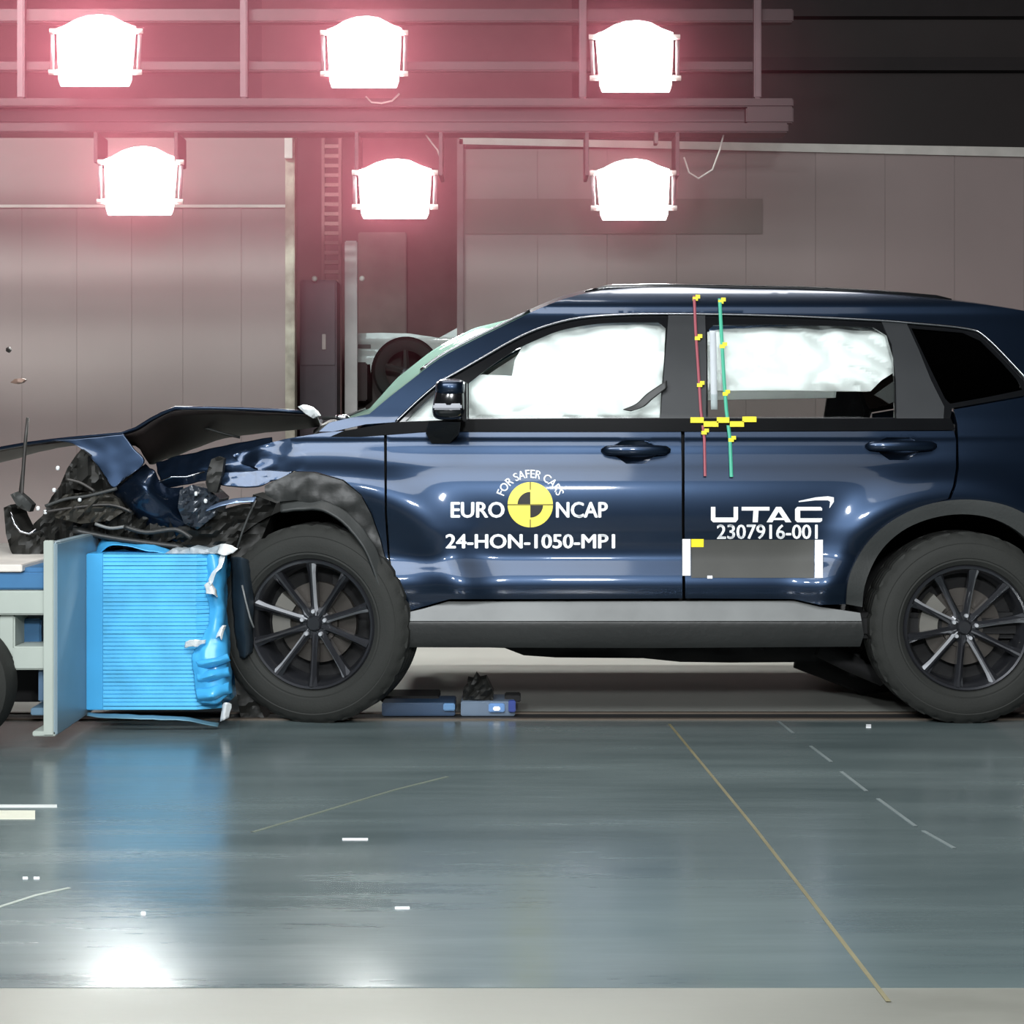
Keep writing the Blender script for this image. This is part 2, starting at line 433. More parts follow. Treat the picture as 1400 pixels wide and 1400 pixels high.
# walls
structure(MB().box((XL, YB, -.3), (XR, YB+.2, 7)).build('wall_back', 'wallup'))
structure(MB().box((XL-.2, YN, -.3), (XL, YB, 7)).build('wall_left', 'wallup'))
structure(MB().box((XR, YN, -.3), (XR+.2, YB, 7)).build('wall_right', 'wallup'))
structure(MB().box((XL, YN-.2, -.3), (XR, YN, 7)).build('wall_front', 'ceil'))
structure(MB().box((XL, YN, 7), (XR, YB, 7.2)).build('ceiling', 'ceil'))
YW = 6.
for k_, (a_, b_) in enumerate(((78, 96), (-30, 22))):
    structure(MB().box((XL, YB-.14, P(0, b_, YB-.14).z), (XR, YB-.005, P(0, a_, YB-.14).z)).build('trim_%d' % (11+k_), mat('wall_girder_%d' % k_, (36, 29, 29), .7)))
def wl(px, py, Y=YW): return P(px, py, Y)
# pale partition panels on both sides of the opening
def partition(name, edges, top, Y, m):
    root = MB().box((min(edges), Y+.05, 0), (max(edges), Y+.16, top)).build(name, 'recess'); structure(root)
    for a, b in zip(edges[:-1], edges[1:]):
        MB().box((a+.0007, Y+random.uniform(-.001, .001), .02), (b-.0007, Y+.05, top-.02), bev=.0015).build('panel', m, root)
    return root
xl = [wl(px, 0).x for px in (-420, -330, -230, -150, -60, 30, 105, 180, 250, 330, 392)]
partition('wall_partition_left', xl, wl(0, 178).z, YW, M['wallp'])
xr = [wl(px, 0).x for px in (632, 735, 830, 925, 1020, 1115, 1210, 1305, 1400, 1500, 1600)]
partition('wall_partition_right', xr, wl(0, 200).z, YW, M['wallp'])
# rail and painted shadow bands on the partitions and their edge trims
structure(MB().box((xl[0], YW-.012, wl(0, 284).z), (xl[-1], YW-.001, wl(0, 280).z)).build('trim_3', 'frame'))
z0 = wl(0, 192).z; z1 = wl(0, 209).z; 
structure(obj('trim_4', *(lambda b: (b.v, b.f))(MB().add([wl(628, 188, YW-.03), wl(1600, 205, YW-.03), wl(1600, 219, YW-.03), wl(628, 197, YW-.03),
    wl(628, 188, YW+.02), wl(1600, 205, YW+.02), wl(1600, 219, YW+.02), wl(628, 197, YW+.02)], [[0, 1, 2, 3][::-1], [0, 4, 5, 1][::-1], [3, 2, 6, 7][::-1], [0, 3, 7, 4][::-1], [1, 5, 6, 2][::-1]])), 'frame', None, False))
structure(MB().box((wl(391, 0).x, YW-.05, 0), (wl(404, 0).x, YW+.1, wl(0, 178).z), bev=.006).build('trim_5', mat('rusty_post', (150, 142, 128), .7, vary=.35, vscale=9)))
structure(MB().box((wl(391, 0).x, YW-.09, wl(0, 219).z), (wl(402, 0).x, YW-.05, wl(0, 182).z), bev=.004).build('trim_6', 'frame'))
structure(MB().box((wl(625, 0).x, YW-.03, 0), (wl(634, 0).x, YW+.16, wl(0, 190).z), bev=.005).build('trim_7', mat('jamb', (112, 96, 96), .7)))
structure(MB().box((xl[0], YW-.010, wl(0, 280).z), (wl(391, 0).x, YW-.004, wl(0, 180).z)).build('trim_9', mat('shadow_band', (116, 104, 102), .75, vary=.08, vscale=1)))  # darker board colour paints the shadow band along the left partition
structure(MB().box((wl(636, 0).x, YW-.010, wl(0, 320).z), (wl(1042, 0).x, YW-.004, wl(0, 272).z)).build('trim_10', mat('shadow_band2', (108, 98, 94), .75, vary=.08, vscale=1)))  # second board, its darker colour stands in for a shadow band
# recess between them
YR = 8.6
structure(MB().box((wl(405, 0).x-.6, YR, 0), (wl(625, 0).x+.9, YR+.1, 5)).build('wall_recess', 'recess'))
structure(MB().box((wl(490, 0, YR).x, YR-.04, 0), (wl(556, 0, YR).x, YR, wl(0, 318, YR).z), bev=.01).build('door_1', mat('recess_door', (104, 92, 88), .7)))
structure(MB().box((wl(472, 0, 7.6).x, 7.55, 0), (wl(489, 0, 7.6).x, 7.63, wl(0, 330, 7.6).z), bev=.008).build('trim_8', mat('steel_post', (168, 160, 158), .45, .3)))
# ladder leaning in the opening
ld = thing('ladder', P(452, 590, 7.2).xyz*Vector((1, 1, 0)) if False else (P(452, 0, 7.2).x, 7.2, 0), 'dim narrow ladder with close rungs hanging in the dark opening', 'ladder')
zt = P(0, 188, 7.2).z
for px in (442, 465): MB().box((P(px, 0, 7.2).x-.012, 7.18, .0), (P(px, 0, 7.2).x+.012, 7.22, zt), bev=.003).build('rail', mat('ladder_rail', (120, 84, 82), .6), ld)
zz = .4
while zz < zt-.05:
    MB().box((P(442, 0, 7.2).x, 7.185, zz), (P(465, 0, 7.2).x, 7.215, zz+.028)).build('rung', mat('ladder_rung', (140, 104, 100), .6), ld); zz += .075
# cabinet in the opening and white vehicle on a dark stand
cb = thing('cabinet', (P(445, 0, 6.9).x, 6.9, 0), 'dark cabinet with one pale handle beside the ladder in the opening', 'cabinet')
MB().box((P(412, 0, 6.9).x, 6.8, 0), (P(462, 0, 6.9).x, 7.1, P(0, 384, 6.9).z), bev=.01).build('body', mat('cabinet_body', (66, 52, 58), .6), cb)
MB().box((P(414, 0, 6.9).x, 6.785, P(0, 500, 6.9).z), (P(460, 0, 6.9).x, 6.8, P(0, 388, 6.9).z), bev=.004).build('door', mat('cabinet_door', (70, 54, 60), .55), cb)
MB().box((P(441, 0, 6.8).x, 6.765, P(0, 478, 6.8).z), (P(446, 0, 6.8).x, 6.785, P(0, 457, 6.8).z), bev=.003).build('handle', mat('cabinet_handle', (150, 130, 124), .4), cb)
YV = 8.
st = thing('stand', (P(560, 0, YV).x, YV, 0), 'dark raised platform carrying the white vehicle in the opening', 'platform')
zs = P(0, 556, YV).z
MB().box((P(468, 0, YV).x, YV-.05, zs-.2), (P(720, 0, YV).x, YV+.5, zs-.02), bev=.01).build('deck', mat('stand_deck', (62, 34, 34), .6), st)
for px in (474, 530, 600, 690):
    MB().box((P(px, 0, YV).x, YV+.02, 0), (P(px+6, 0, YV).x, YV+.08, zs-.2)).build('post', 'steel', st)
MB().box((P(470, 0, YV).x, YV+.2, .2), (P(690, 0, YV).x, YV+.24, zs-.22)).build('back_panel', mat('stand_back', (110, 108, 104), .7), st)
def vehicle():
    v = thing('parked_vehicle', (P(560, 0, YV).x, YV, zs), 'small white vehicle with dark spoked wheel in the opening behind the crash', 'vehicle')
    arch = [(555+48*math.cos(a), 510-50*math.sin(a)) for a in [math.radians(k) for k in range(12, 181, 8)]]
    out = [(476, 456), (520, 455), (560, 456), (600, 462), (640, 440), (690, 410), (760, 410), (760, 500), (602, 500)]+arch+[(506, 498), (478, 499), (475, 480)]
    patch('body', out, M['carwhite'], v, lambda x, y: YV+.0+.0006*max(0, 462-y)+.012*math.exp(-((y-478)/6)**2), 0, 1.2, 8)
    patch('window', [(652, 442), (695, 416), (752, 416), (752, 442)], M['gloss'], v, lambda x, y: YV-.012, 0, .01, 12)
    X = Matrix.Translation(P(556, 508, YV+.06))
    MB().lathe([(.17, -.05), (.2, -.075), (.255, -.075), (.275, -.05), (.275, .06), (.2, .08)], 32, X).build('tyre', 'tyre', v, angle=40)
    h = MB().lathe([(.0, -.03), (.05, -.035), (.05, 0)], 20, X).build('wheel_rim', 'rim', v, angle=40)
    b = MB()
    for k in range(5):
        a = math.radians(20+72*k); d = Vector((math.cos(a), 0, math.sin(a)))
        b.tube([X @ (d*.03+Vector((0, -.03, 0))), X @ (d*.18+Vector((0, -.045, 0)))], [.03, .02], 6)
    b.build('spokes', M['steel'], v, angle=40)
    MB().box(P(476, 476, YV-.015), P(507, 471, YV+.01)).build('bumper_line', 'steel', v)
    MB().box(P(474, 548, YV-.01), P(512, 500, YV+.8), bev=.01).build('bumper', mat('van_bumper', (54, 34, 32), .6), v)
vehicle()
# small hooks on the opening
for px, lab in ((430, 'left'), (495, 'right')):
    o = superell('wall_knob', P(px, 381, 6.75), .022, .02, .022, M['frame'], None, 1); tag(o, 'small pale round knob in the opening, %s' % ('above the cabinet door' if lab == 'left' else 'beside the pale steel post'), 'knob')

# ------------------------------------------------------------------ light rig with six floodlights
YL = 4.0
rg = thing('light_rig', (P(500, 0, YL+.25).x, YL+.25, 0), 'dark reddish steel beams carrying two rows of floodlights above the crash', 'lighting rig')
def bar(px0, px1, py0, py1, Y0, Y1, name, m, parent, bev=.008):
    a = P(px0, py1, Y0); b = P(px1, py0, Y0)
    return MB().box((a.x, Y0, a.z), (b.x, Y1, b.z), bev=bev).build(name, m, parent)
bar(-220, 1085, 134, 146, YL+.2, YL+.42, 'beam_flange', 'rig', rg); bar(-220, 1085, 146, 168, YL+.28, YL+.34, 'beam_web', 'rig', rg); bar(-220, 1078, 168, 181, YL+.2, YL+.42, 'beam_flange', 'rig', rg)
bar(1020, 1085, 146, 168, YL+.2, YL+.28, 'beam_end_plate', 'rig', rg)
bar(-220, 1040, 84, 97, YL+.5, YL+.56, 'cross_rail', 'rig', rg); bar(-220, 1085, 12, 30, YL+.5, YL+.6, 'cross_rail', 'rig', rg)
for px in (28, 333, 797, 1036): bar(px-5, px+5, -90, 134, YL+.44, YL+.5, 'upright', mat('rig_upright', (92, 70, 74), .55), rg)
for px0, px1, py0, py1 in ((128, 133, 181, 208), (238, 243, 181, 208), (485, 490, 181, 226), (600, 605, 181, 226), (800, 805, 181, 226), (924, 929, 181, 226)):
    bar(px0, px1, py0, py1+14, YL-.02, YL+.27, 'hanger', 'rig', rg, .003)
MB().tube([P(x, y, YL+.18) for x, y in ((500, 132), (508, 140), (522, 141), (536, 138), (546, 128))], .006, 6).build('cable', 'frame', rg, True)
MB().tube([P(x, y, YL+.3) for x, y in ((990, 181), (984, 205), (974, 232), (955, 244), (942, 236), (935, 215))], .006, 6).build('cable', 'frame', rg, True)
MB().tube([P(x, y, YL+.3) for x, y in ((580, 181), (590, 195), (598, 205), (604, 222))], .006, 6).build('cable', 'frame', rg, True)
bar(895, 900, 181, 196, YL+.1, YL+.2, 'cable_clip', 'steel', rg, .003)
def flood(cx, cy, hw, hh, skew, label):
    """cx, cy centre of the lens; hw, hh half sizes in side-view units"""
    t = thing('floodlight', P(cx, cy+hh, YL), label, 'floodlight', 'floodlights on the rig')
    def o(x, y, Y): return P(cx+x*hw+skew*y*hw, cy+y*hh, Y)
    top = [(-1, -.62), (-.8, -.7), (-.5, -.88), (-.2, -.98), (.1, -1.), (.4, -.95), (.7, -.78), (1, -.66)]  # arched top puts the lamp's bloom into the lens outline
    prof = top+[(.97, .0), (.92, .82), (.86, 1), (-.86, 1), (-.92, .82), (-.97, .0)]
    V = [o(x, y, YL-.02+.02*(abs(x)**2)) for x, y in prof]; V.append(o(0, .1, YL-.05)); n = len(prof)
    f = [[(i+1) % n, i, n] for i in range(n)]
    fixn(obj('lens', V, f, 'lens', t, True))
    V = [o(x*1.03, y*1.03, YL) for x, y in prof]+[o(x*.7, y*.7, YL+.16) for x, y in prof]
    f = [[i, (i+1) % n, n+(i+1) % n, n+i] for i in range(n)]+[list(range(n, 2*n))]
    fixn(obj('housing', V, f, 'lampbody', t, False))
    for sx in (-1, 1):
        b = MB(); b.tube([o(sx*1.13, -.45, YL-.01), o(sx*1.11, .55, YL-.01)], .012, 8); b.build('bracket', 'lampbody', t, True)
        for y in (-.55, .62):
            b = MB(); b.tube([o(sx*.98, y, YL-.015), o(sx*1.2, y, YL-.015)], .016, 8); b.build('clamp', 'frame', t, True)
    return t
flood(131, 69, 53, 48, -.02, 'floodlight at the left end of the upper row, nearest the frame corner')
flood(498, 71, 50, 48, 0, 'middle floodlight of the upper row, above the dark opening')
flood(868, 77, 52, 48, .02, 'floodlight at the right end of the upper row, above the car roof')
flood(192, 247, 49, 46, -.02, 'floodlight at the left end of the lower row, before the pale panel')
flood(540, 258, 49, 40, 0, 'warm-rimmed middle floodlight of the lower row, hung in front of the dark opening')
flood(866, 259, 49, 41, .02, 'floodlight at the right end of the lower row, just above the windscreen top')

# ------------------------------------------------------------------ the car
car = thing('crashed_car', (P(880, 0, .9).x, .93, 0), 'dark navy five door car with crushed nose and inflated curtain airbags against the blue barrier', 'car')
def pat(*a, **k): return patch(*a, **k)
# ---- outlines
SIL = cr([(505, 566), (535, 541), (562, 520), (600, 491), (640, 469), (685, 447), (735, 423), (780, 406), (835, 396), (910, 393), (1000, 395), (1100, 397), (1200, 402), (1300, 411), (1370, 420), (1430, 432), (1500, 458), (1560, 500), (1600, 552), (1612, 590)], 5)
TRIM = cr([(541, 577), (570, 549), (601, 523), (625, 509), (660, 489), (700, 466), (740, 448), (790, 435), (850, 430), (915, 429), (1000, 430), (1100, 433), (1200, 438), (1250, 442), (1320, 449), (1348, 461), (1400, 514), (1430, 546)], 5)
upper = SIL+[Vector((1612, 592)), Vector((1500, 594)), Vector((1440, 556)), Vector((1430, 548))]+TRIM[::-1]
upper = upper+[Vector((500, 580)), Vector((455, 590)), Vector((436, 590)), Vector((450, 578)), Vector((480, 571))]
for mir in (False, True):
    pat('roof_side_rail', upper, M['paint'], car, depth=.03, step=9, mirror=mir)
dlo = TRIM+[Vector((1400, 541)), Vector((1302, 558)), Vector((1299, 574)), Vector((541, 579))]
HQ = [(554, 576), (604, 529), (605, 576)]
HF = [(641, 572), (641, 524)]+[tuple(p) for p in cr([(641, 524), (672, 500), (706, 478), (740, 462), (770, 451), (815, 443), (860, 441), (900, 441)], 4)]+[(910, 449), (908, 490), (904, 540), (902, 571)]
HR = [(968, 571), (967, 452), (975, 445), (1060, 444), (1150, 446), (1194, 448), (1212, 459), (1221, 490), (1223, 530), (1223, 571)]
HB = [(1246, 449), (1316, 455), (1340, 466), (1368, 494), (1392, 521), (1398, 533), (1350, 543), (1299, 552), (1292, 545), (1270, 500)]
for mir in (False, True):
    pat('window_frame', dlo, M['gloss'], car, off=.006, depth=.02, step=9, holes=(HQ, HF, HR, HB), mirror=mir)
    pat('quarter_light_glass', HQ, M['glass'], car, off=.014, depth=.004, step=12, mirror=mir)
    pat('door_glass', HF, M['glass'], car, off=.014, depth=.004, step=14, mirror=mir)
    pat('door_glass', HR, M['glass'], car, off=.014, depth=.004, step=14, mirror=mir)
    pat('rear_quarter_glass', HB, M['tint'], car, off=.014, depth=.004, step=14, mirror=mir)
    pat('pillar_cover', [(914, 431), (964, 431), (966, 500), (965, 573), (903, 573), (907, 520), (911, 470)], M['pillar'], car, off=.0, depth=.01, step=9, mirror=mir)
    pat('pillar_cover', [(1205, 439), (1240, 443), (1256, 478), (1273, 520), (1291, 556), (1290, 573), (1226, 573), (1225, 520), (1219, 470)], M['pillar'], car, off=.0, depth=.01, step=9, mirror=mir)
    def my(p): return Vector((p.x, WB-p.y, p.z)) if mir else p
    MB().tube([my(P(q.x, q.y, S(q.x, q.y)-.003)) for q in TRIM], .0055, 6).build('chrome_trim', 'chrome', car, True)
    pat('belt_moulding', [(470, 589), (541, 577), (640, 573), (800, 572), (1300, 572), (1306, 588), (900, 590), (583, 590), (440, 602)], M['gloss'], car, fn=lambda x, y: .080+(.09*((500-x)/300)**2 if x < 500 else 0),  depth=.02, step=9, mirror=mir)
# roof and windscreen
def loft(name, edge, m, crown, n=16, bulge=None, inset=0., smooth=True):
    V = []; Fc = []
    for (px, py) in edge:
        a = P(px, py, S(px, py)+inset); a2 = Vector((a.x, WB-a.y, a.z))
        for k in range(n+1):
            t = k/n; p = a.lerp(a2, t); h = (4*t*(1-t))
            hb = h**.6 if bulge else h
            p += (bulge(px)*hb if bulge else Vector((0, 0, crown*h))); V.append(p)
    for i in range(len(edge)-1):
        for k in range(n): Fc.append([i*(n+1)+k, i*(n+1)+k+1, (i+1)*(n+1)+k+1, (i+1)*(n+1)+k])
    return fixn(obj(name, V, Fc, m, car, smooth))
roof_e = [tuple(p) for p in SIL if 725 <= p.x <= 1440]
loft('roof', roof_e, 'paint', .045)
ws_e = [tuple(p) for p in SIL if p.x <= 735]
ws = loft('windscreen', [(478, 572)]+ws_e, 'wind', 0, 18, lambda px: Vector((-.05, 0, .058))*max(.12, min(1, (742-px)/80., .35+(px-478)/110.)), .01)
# bright sealing strip along the windscreen edge
MB().tube([P(q[0]-1, q[1]-2, S(*q)+.03) for q in ws_e if 575 < q[0] < 735], .008, 6).build('windscreen_trim', 'chrome', car, True)
loft('tailgate', [tuple(p) for p in SIL if p.x >= 1430]+[(1640, 640), (1655, 740), (1650, 830)], 'paint', 0, 14, lambda px: Vector((.08, 0, .01)))
# roof rail
MB().tube([P(x, y, .43) for x, y in ((800, 401), (830, 393), (900, 391.5), (1000, 393), (1100, 395), (1200, 400), (1280, 407), (1300, 412))], .011, 8).build('roof_rail', 'gloss', car, True)
# ---- lower body
ARCH_R = [(1157, 826), (1160, 795), (1170, 768), (1190, 738), (1222, 711), (1265, 691), (1315, 683), (1365, 688), (1404, 704), (1436, 732), (1456, 768), (1466, 800), (1470, 830)]
ARCH_S = [tuple(p) for p in cr(ARCH_R, 4)]
fd = [(529, 592), (583, 591), (900, 590.5), (931, 590.5), (932, 640), (932, 720), (933, 818), (760, 819), (615, 819), (580, 829), (549, 838), (541, 812), (533, 760), (529, 700)]
DH1 = [(840, 608), (852, 602), (885, 602), (895, 608), (897, 622), (882, 634), (856, 634), (842, 624)]
DH2 = [(1200, 604), (1212, 598), (1245, 598), (1255, 604), (1256, 618), (1242, 629), (1216, 629), (1202, 619)]
rd = [(936, 590.5), (1304, 589), (1307, 600), (1307, 640), (1303, 664), (1296, 682)]+[p for p in ARCH_S[20::-1]]+[(1120, 827), (1085, 819), (937, 818), (936, 720)]
for mir in (False, True):
    f_ = pat('front_door', fd, M['paint'], car, step=7, holes=() if mir else (DH1,), mirror=mir)
    r_ = pat('rear_door', rd, M['paint'], car, step=7, holes=() if mir else (DH2,), mirror=mir)
    q = [(1310, 600), (1309, 580), (1304, 560), (1400, 543), (1440, 558), (1500, 596), (1612, 594), (1640, 640), (1650, 740), (1645, 820), (1480, 838), (1470, 830)]+ARCH_S[-2:20:-1]+[(1300, 682), (1307, 664), (1311, 640)]
    pat('quarter_panel', q, M['paint'], car, step=9, mirror=mir)
    # rear arch cladding
    inn = [(1179, 830), (1182, 802), (1194, 770), (1212, 744), (1240, 722), (1276, 708), (1315, 703), (1354, 708), (1388, 724), (1416, 750), (1434, 780), (1444, 830)]
    inn = [tuple(p) for p in cr(inn, 4)]
    pat('arch_cladding', ARCH_S+inn[::-1], M['clad'], car, off=-.014, depth=.05, step=7, mirror=mir)
    # sill
    def sf(px, py): return interp([(818, .030), (823, .022), (835, .006), (847, -.010), (850, -.014), (860, -.012), (884, .012), (892, .03)], py)
    pat('sill_garnish', [(545, 849), (547, 840), (580, 832), (612, 822.5), (1085, 821.5), (1122, 830), (1176, 838), (1178, 849)], M['garnish'], car, fn=sf, depth=.02, step=6, mirror=mir)
    pat('sill_cladding', [(547, 850), (1178, 850), (1181, 868), (1176, 884), (900, 886), (553, 885), (548, 868)], M['plastic'], car, fn=sf, depth=.03, step=8, mirror=mir)
pat('door_handle_recess', [(838, 606), (852, 600), (886, 600), (897, 606), (899, 623), (884, 636), (854, 636), (840, 625)], M['paint'], car, fn=lambda x, y: S(x, y)+.006+.028*max(0, 1-((x-868)/30)**2-((y-618)/18)**2), depth=.004, step=4)
pat('door_handle_recess', [(1198, 602), (1212, 596), (1246, 596), (1257, 602), (1258, 619), (1244, 631), (1214, 631), (1200, 620)], M['paint'], car, fn=lambda x, y: S(x, y)+.006+.028*max(0, 1-((x-1228)/30)**2-((y-613)/18)**2), depth=.004, step=4)
def handle(x0, x1, y, hh):
    n = 16; V = []; Fc = []
    k = 12
    for i in range(n+1):
        t = i/n; px = x0+(x1-x0)*t
        h = hh*(.55+.45*math.sin(math.pi*min(1, max(0, t)))**.4)*(1 if 0 < i < n else .55)
        out = .012+.030*math.sin(math.pi*t)**.5
        for j in range(k):
            a = 2*math.pi*j/k
            V.append(P(px, y+h*math.sin(a), S(px, y)-out+.011*math.cos(a)))
    for i in range(n):
        for j in range(k): Fc.append([i*k+j, i*k+(j+1) % k, (i+1)*k+(j+1) % k, (i+1)*k+j])
    Fc += [list(range(k)), [n*k+j for j in range(k)][::-1]]
    return fixn(obj('door_handle', V, Fc, 'paint', car, True))
handle(822, 917, 615.5, 7.5); handle(1183, 1281, 609.5, 7.5)
# inner door shells and gaps (dark) behind the outer skins
for mir in (False, True):
    pat('inner_side', [(470, 600), (545, 582), (1306, 580), (1300, 668), (1240, 688), (1188, 722), (1162, 766), (1150, 826), (548, 838), (530, 760), (520, 690), (490, 640)], M['dark'], car, fn=lambda x, y: .14, depth=.02, step=30, mirror=mir)
# mirror
mc = P(615, 548, -.075)
def mwarp(p): return Vector((p.x*(1+.15*p.z/.08)-.0*p.z, p.y, p.z))
dm = superell('door_mirror', mc, .0605, .10, .073, M['gloss'], car, .55, warp=lambda p: Vector((p.x*(1-.12*p.z/.073)+.02*p.z/.073*.3, p.y, p.z)))
superell('mirror_cap', mc+Vector((.004, -.012, .048)), .0575, .098, .034, M['paint'], car, .6)
MB().box(P(592, 560, -.18), P(632, 552, -.10), bev=.006).build('turn_signal', mat('lamp_clear', (170, 172, 178), .15, 0, .6), car)
MB().box(P(632, 576, -.13), P(639, 523, -.02), bev=.004).build('mirror_glass_rim', 'gloss', car)
fixn(obj('mirror_foot', [P(586, 577, -.10), P(630, 577, -.10), P(626, 594, -.02), P(615, 606, .06), P(590, 606, .06), P(582, 592, 0),
                    P(586, 577, .06), P(630, 577, .06), P(628, 594, .09), P(615, 606, .10), P(590, 606, .10), P(582, 592, .10)],
    [[0, 1, 2, 3, 4, 5], [6, 11, 10, 9, 8, 7]]+[[i, (i+1) % 6, 6+(i+1) % 6, 6+i] for i in range(6)], 'plastic', car, False))
# ---- airbags
def bagfn(Y, amp, sc, seed, x0, x1, y0, y1):
    def f(px, py):
        n = noise.noise(Vector((px*sc+seed, py*sc*1.3, seed)))*.6+(.25)*noise.noise(Vector((px*sc*1.5+seed, py*sc*1.2, 3)))
        ridge = abs(noise.noise(Vector((px*sc*.8-py*sc*.5, py*sc*.9, seed+5))))
        e = min(px-x0, x1-px, py-y0+4, y1-py)
        return S(px, py)+Y-amp*(n+1.3*ridge)-.03*min(1, max(0, e)/14)
    return f
pat('curtain_airbag', [(634, 580), (636, 516), (660, 512), (700, 514), (704, 492), (716, 470), (760, 446), (830, 436), (918, 436), (918, 580)], M['bag'], car, fn=bagfn(.10, .045, .022, 3, 634, 918, 436, 580), depth=.08, step=6)
pat('curtain_airbag', [(964, 534), (962, 455), (985, 450), (1060, 446), (1150, 446), (1212, 452), (1224, 480), (1224, 508), (1205, 520), (1190, 535), (1080, 534)], M['bag'], car, fn=bagfn(.10, .04, .03, 8, 964, 1226, 446, 536), depth=.08, step=6)
pat('curtain_airbag', [(545, 580), (552, 572), (604, 524), (612, 524), (612, 580)], M['bag'], car, fn=lambda x, y: S(x, y)+.05+.015*noise.noise(Vector((x*.05, y*.05, 1))), depth=.05, step=7)
for k, y in enumerate((.0,)):
    for mir_pts in ([(638, 575), (660, 500), (720, 462), (800, 440), (1000, 440), (1215, 450), (1225, 535), (960, 540), (900, 575)],):
        pat('far_curtain_airbag', mir_pts, M['bag'], car, fn=lambda x, y: S(x, y)+.09+.03*noise.noise(Vector((x*.03, y*.03, 4))), depth=.06, step=14, mirror=True)
sheet('seat_belt', [[(912, 520, .13), (885, 538, .13), (870, 552, .13), (852, 560, .13)], [(912, 530, .12), (893, 545, .12), (880, 556, .12), (862, 562, .12)]], M['plastic'], car, 12, 4, .006)
sheet('belt_strap', [[(970, 452, .2), (971, 500, .18), (972, 560, .14)], [(979, 452, .2), (980, 500, .18), (981, 560, .14)]], mat('belt_strap', (190, 196, 200), .7), car, 12, 2, .004)
pat('rear_door_cap', [(1224, 520), (1224, 548), (1216, 552), (1206, 545), (1196, 540)], M['plastic'], car, off=.03, depth=.02, step=7)
# interior: seats, dash, floor
def sbox(name, x0, x1, z0, z1, Y0, Y1, m, lean=0.):
    V = []; c = Vector(((x0+x1)/2, (Y0+Y1)/2, (z0+z1)/2))
    return superell(name, c, (x1-x0)/2, (Y1-Y0)/2, (z1-z0)/2, M[m], car, .35, 24, 12, Matrix.Rotation(lean, 3, 'Y'))
for Y0 in (.26, 1.02):
    sbox('seat_back', .30, .48, .62, 1.22, Y0, Y0+.52, 'seat', -.18); sbox('seat_cushion', -.18, .38, .50, .66, Y0, Y0+.52, 'seat')
    sbox('headrest', .40, .50, 1.22, 1.40, Y0+.12, Y0+.40, 'seat')
sbox('rear_seat', 1.25, 1.50, .6, 1.10, .25, 1.6, 'seat', -.2); sbox('rear_bench', .8, 1.35, .48, .66, .25, 1.6, 'seat')
sbox('dashboard', -.62, -.18, .75, 1.08, .16, 1.7, 'plastic')
MB().lathe([(.18, -.012), (.19, 0), (.18, .012), (.17, 0), (.18, -.012)], 28, Matrix.Translation((-.10, .52, 1.03)) @ Matrix.Rotation(math.pi/2, 4, 'Z') @ Matrix.Rotation(.4, 4, 'X')).build('steering_wheel', 'plastic', car, True)
MB().box((-.5, .1, .32), (2.5, 1.76, .42), bev=.02).build('floor_pan', 'dark', car)
MB().box((1.55, .55, .42), (1.6, 1.3, 1.0)).build('rear_bulkhead', 'dark', car)
MB().box((-.70, .14, .42), (-.66, 1.72, .98)).build('firewall', 'dark', car)
# unseen lamps added in the cabin to whiten the airbags
for x, yy in ((-.05, .75), (.95, .45)):
    l = area('airbag_fill_light', (x, yy, 1.49), (x, .2, 1.15), .5, .12, 40, (.97, 1, 1)); l.parent = None
# underbody
pat('underbody', [(560, 882), (1180, 882), (1186, 900), (1140, 905), (1000, 906), (930, 905), (880, 900), (760, 899), (716, 896), (690, 886)], M['dark'], car, fn=lambda x, y: .45+.04*noise.noise(Vector((x*.02, y*.05, 0))), depth=.8, step=12)
MB().tube([P(x, y, .8) for x, y in ((1090, 900), (1130, 915), (1180, 935), (1230, 930))], .045, 10).build('suspension_arm', 'dark', car, True)
MB().tube([P(x, y, .35) for x, y in ((1120, 885), (1160, 905), (1200, 925), (1260, 880))], .04, 10).build('suspension_arm', 'dark', car, True)
MB().tube([Vector((P(1313, 861, .2).x, y, .33)) for y in (.2, .6, 1.2, 1.7)], .05, 10).build('rear_axle', 'dark', car, True)
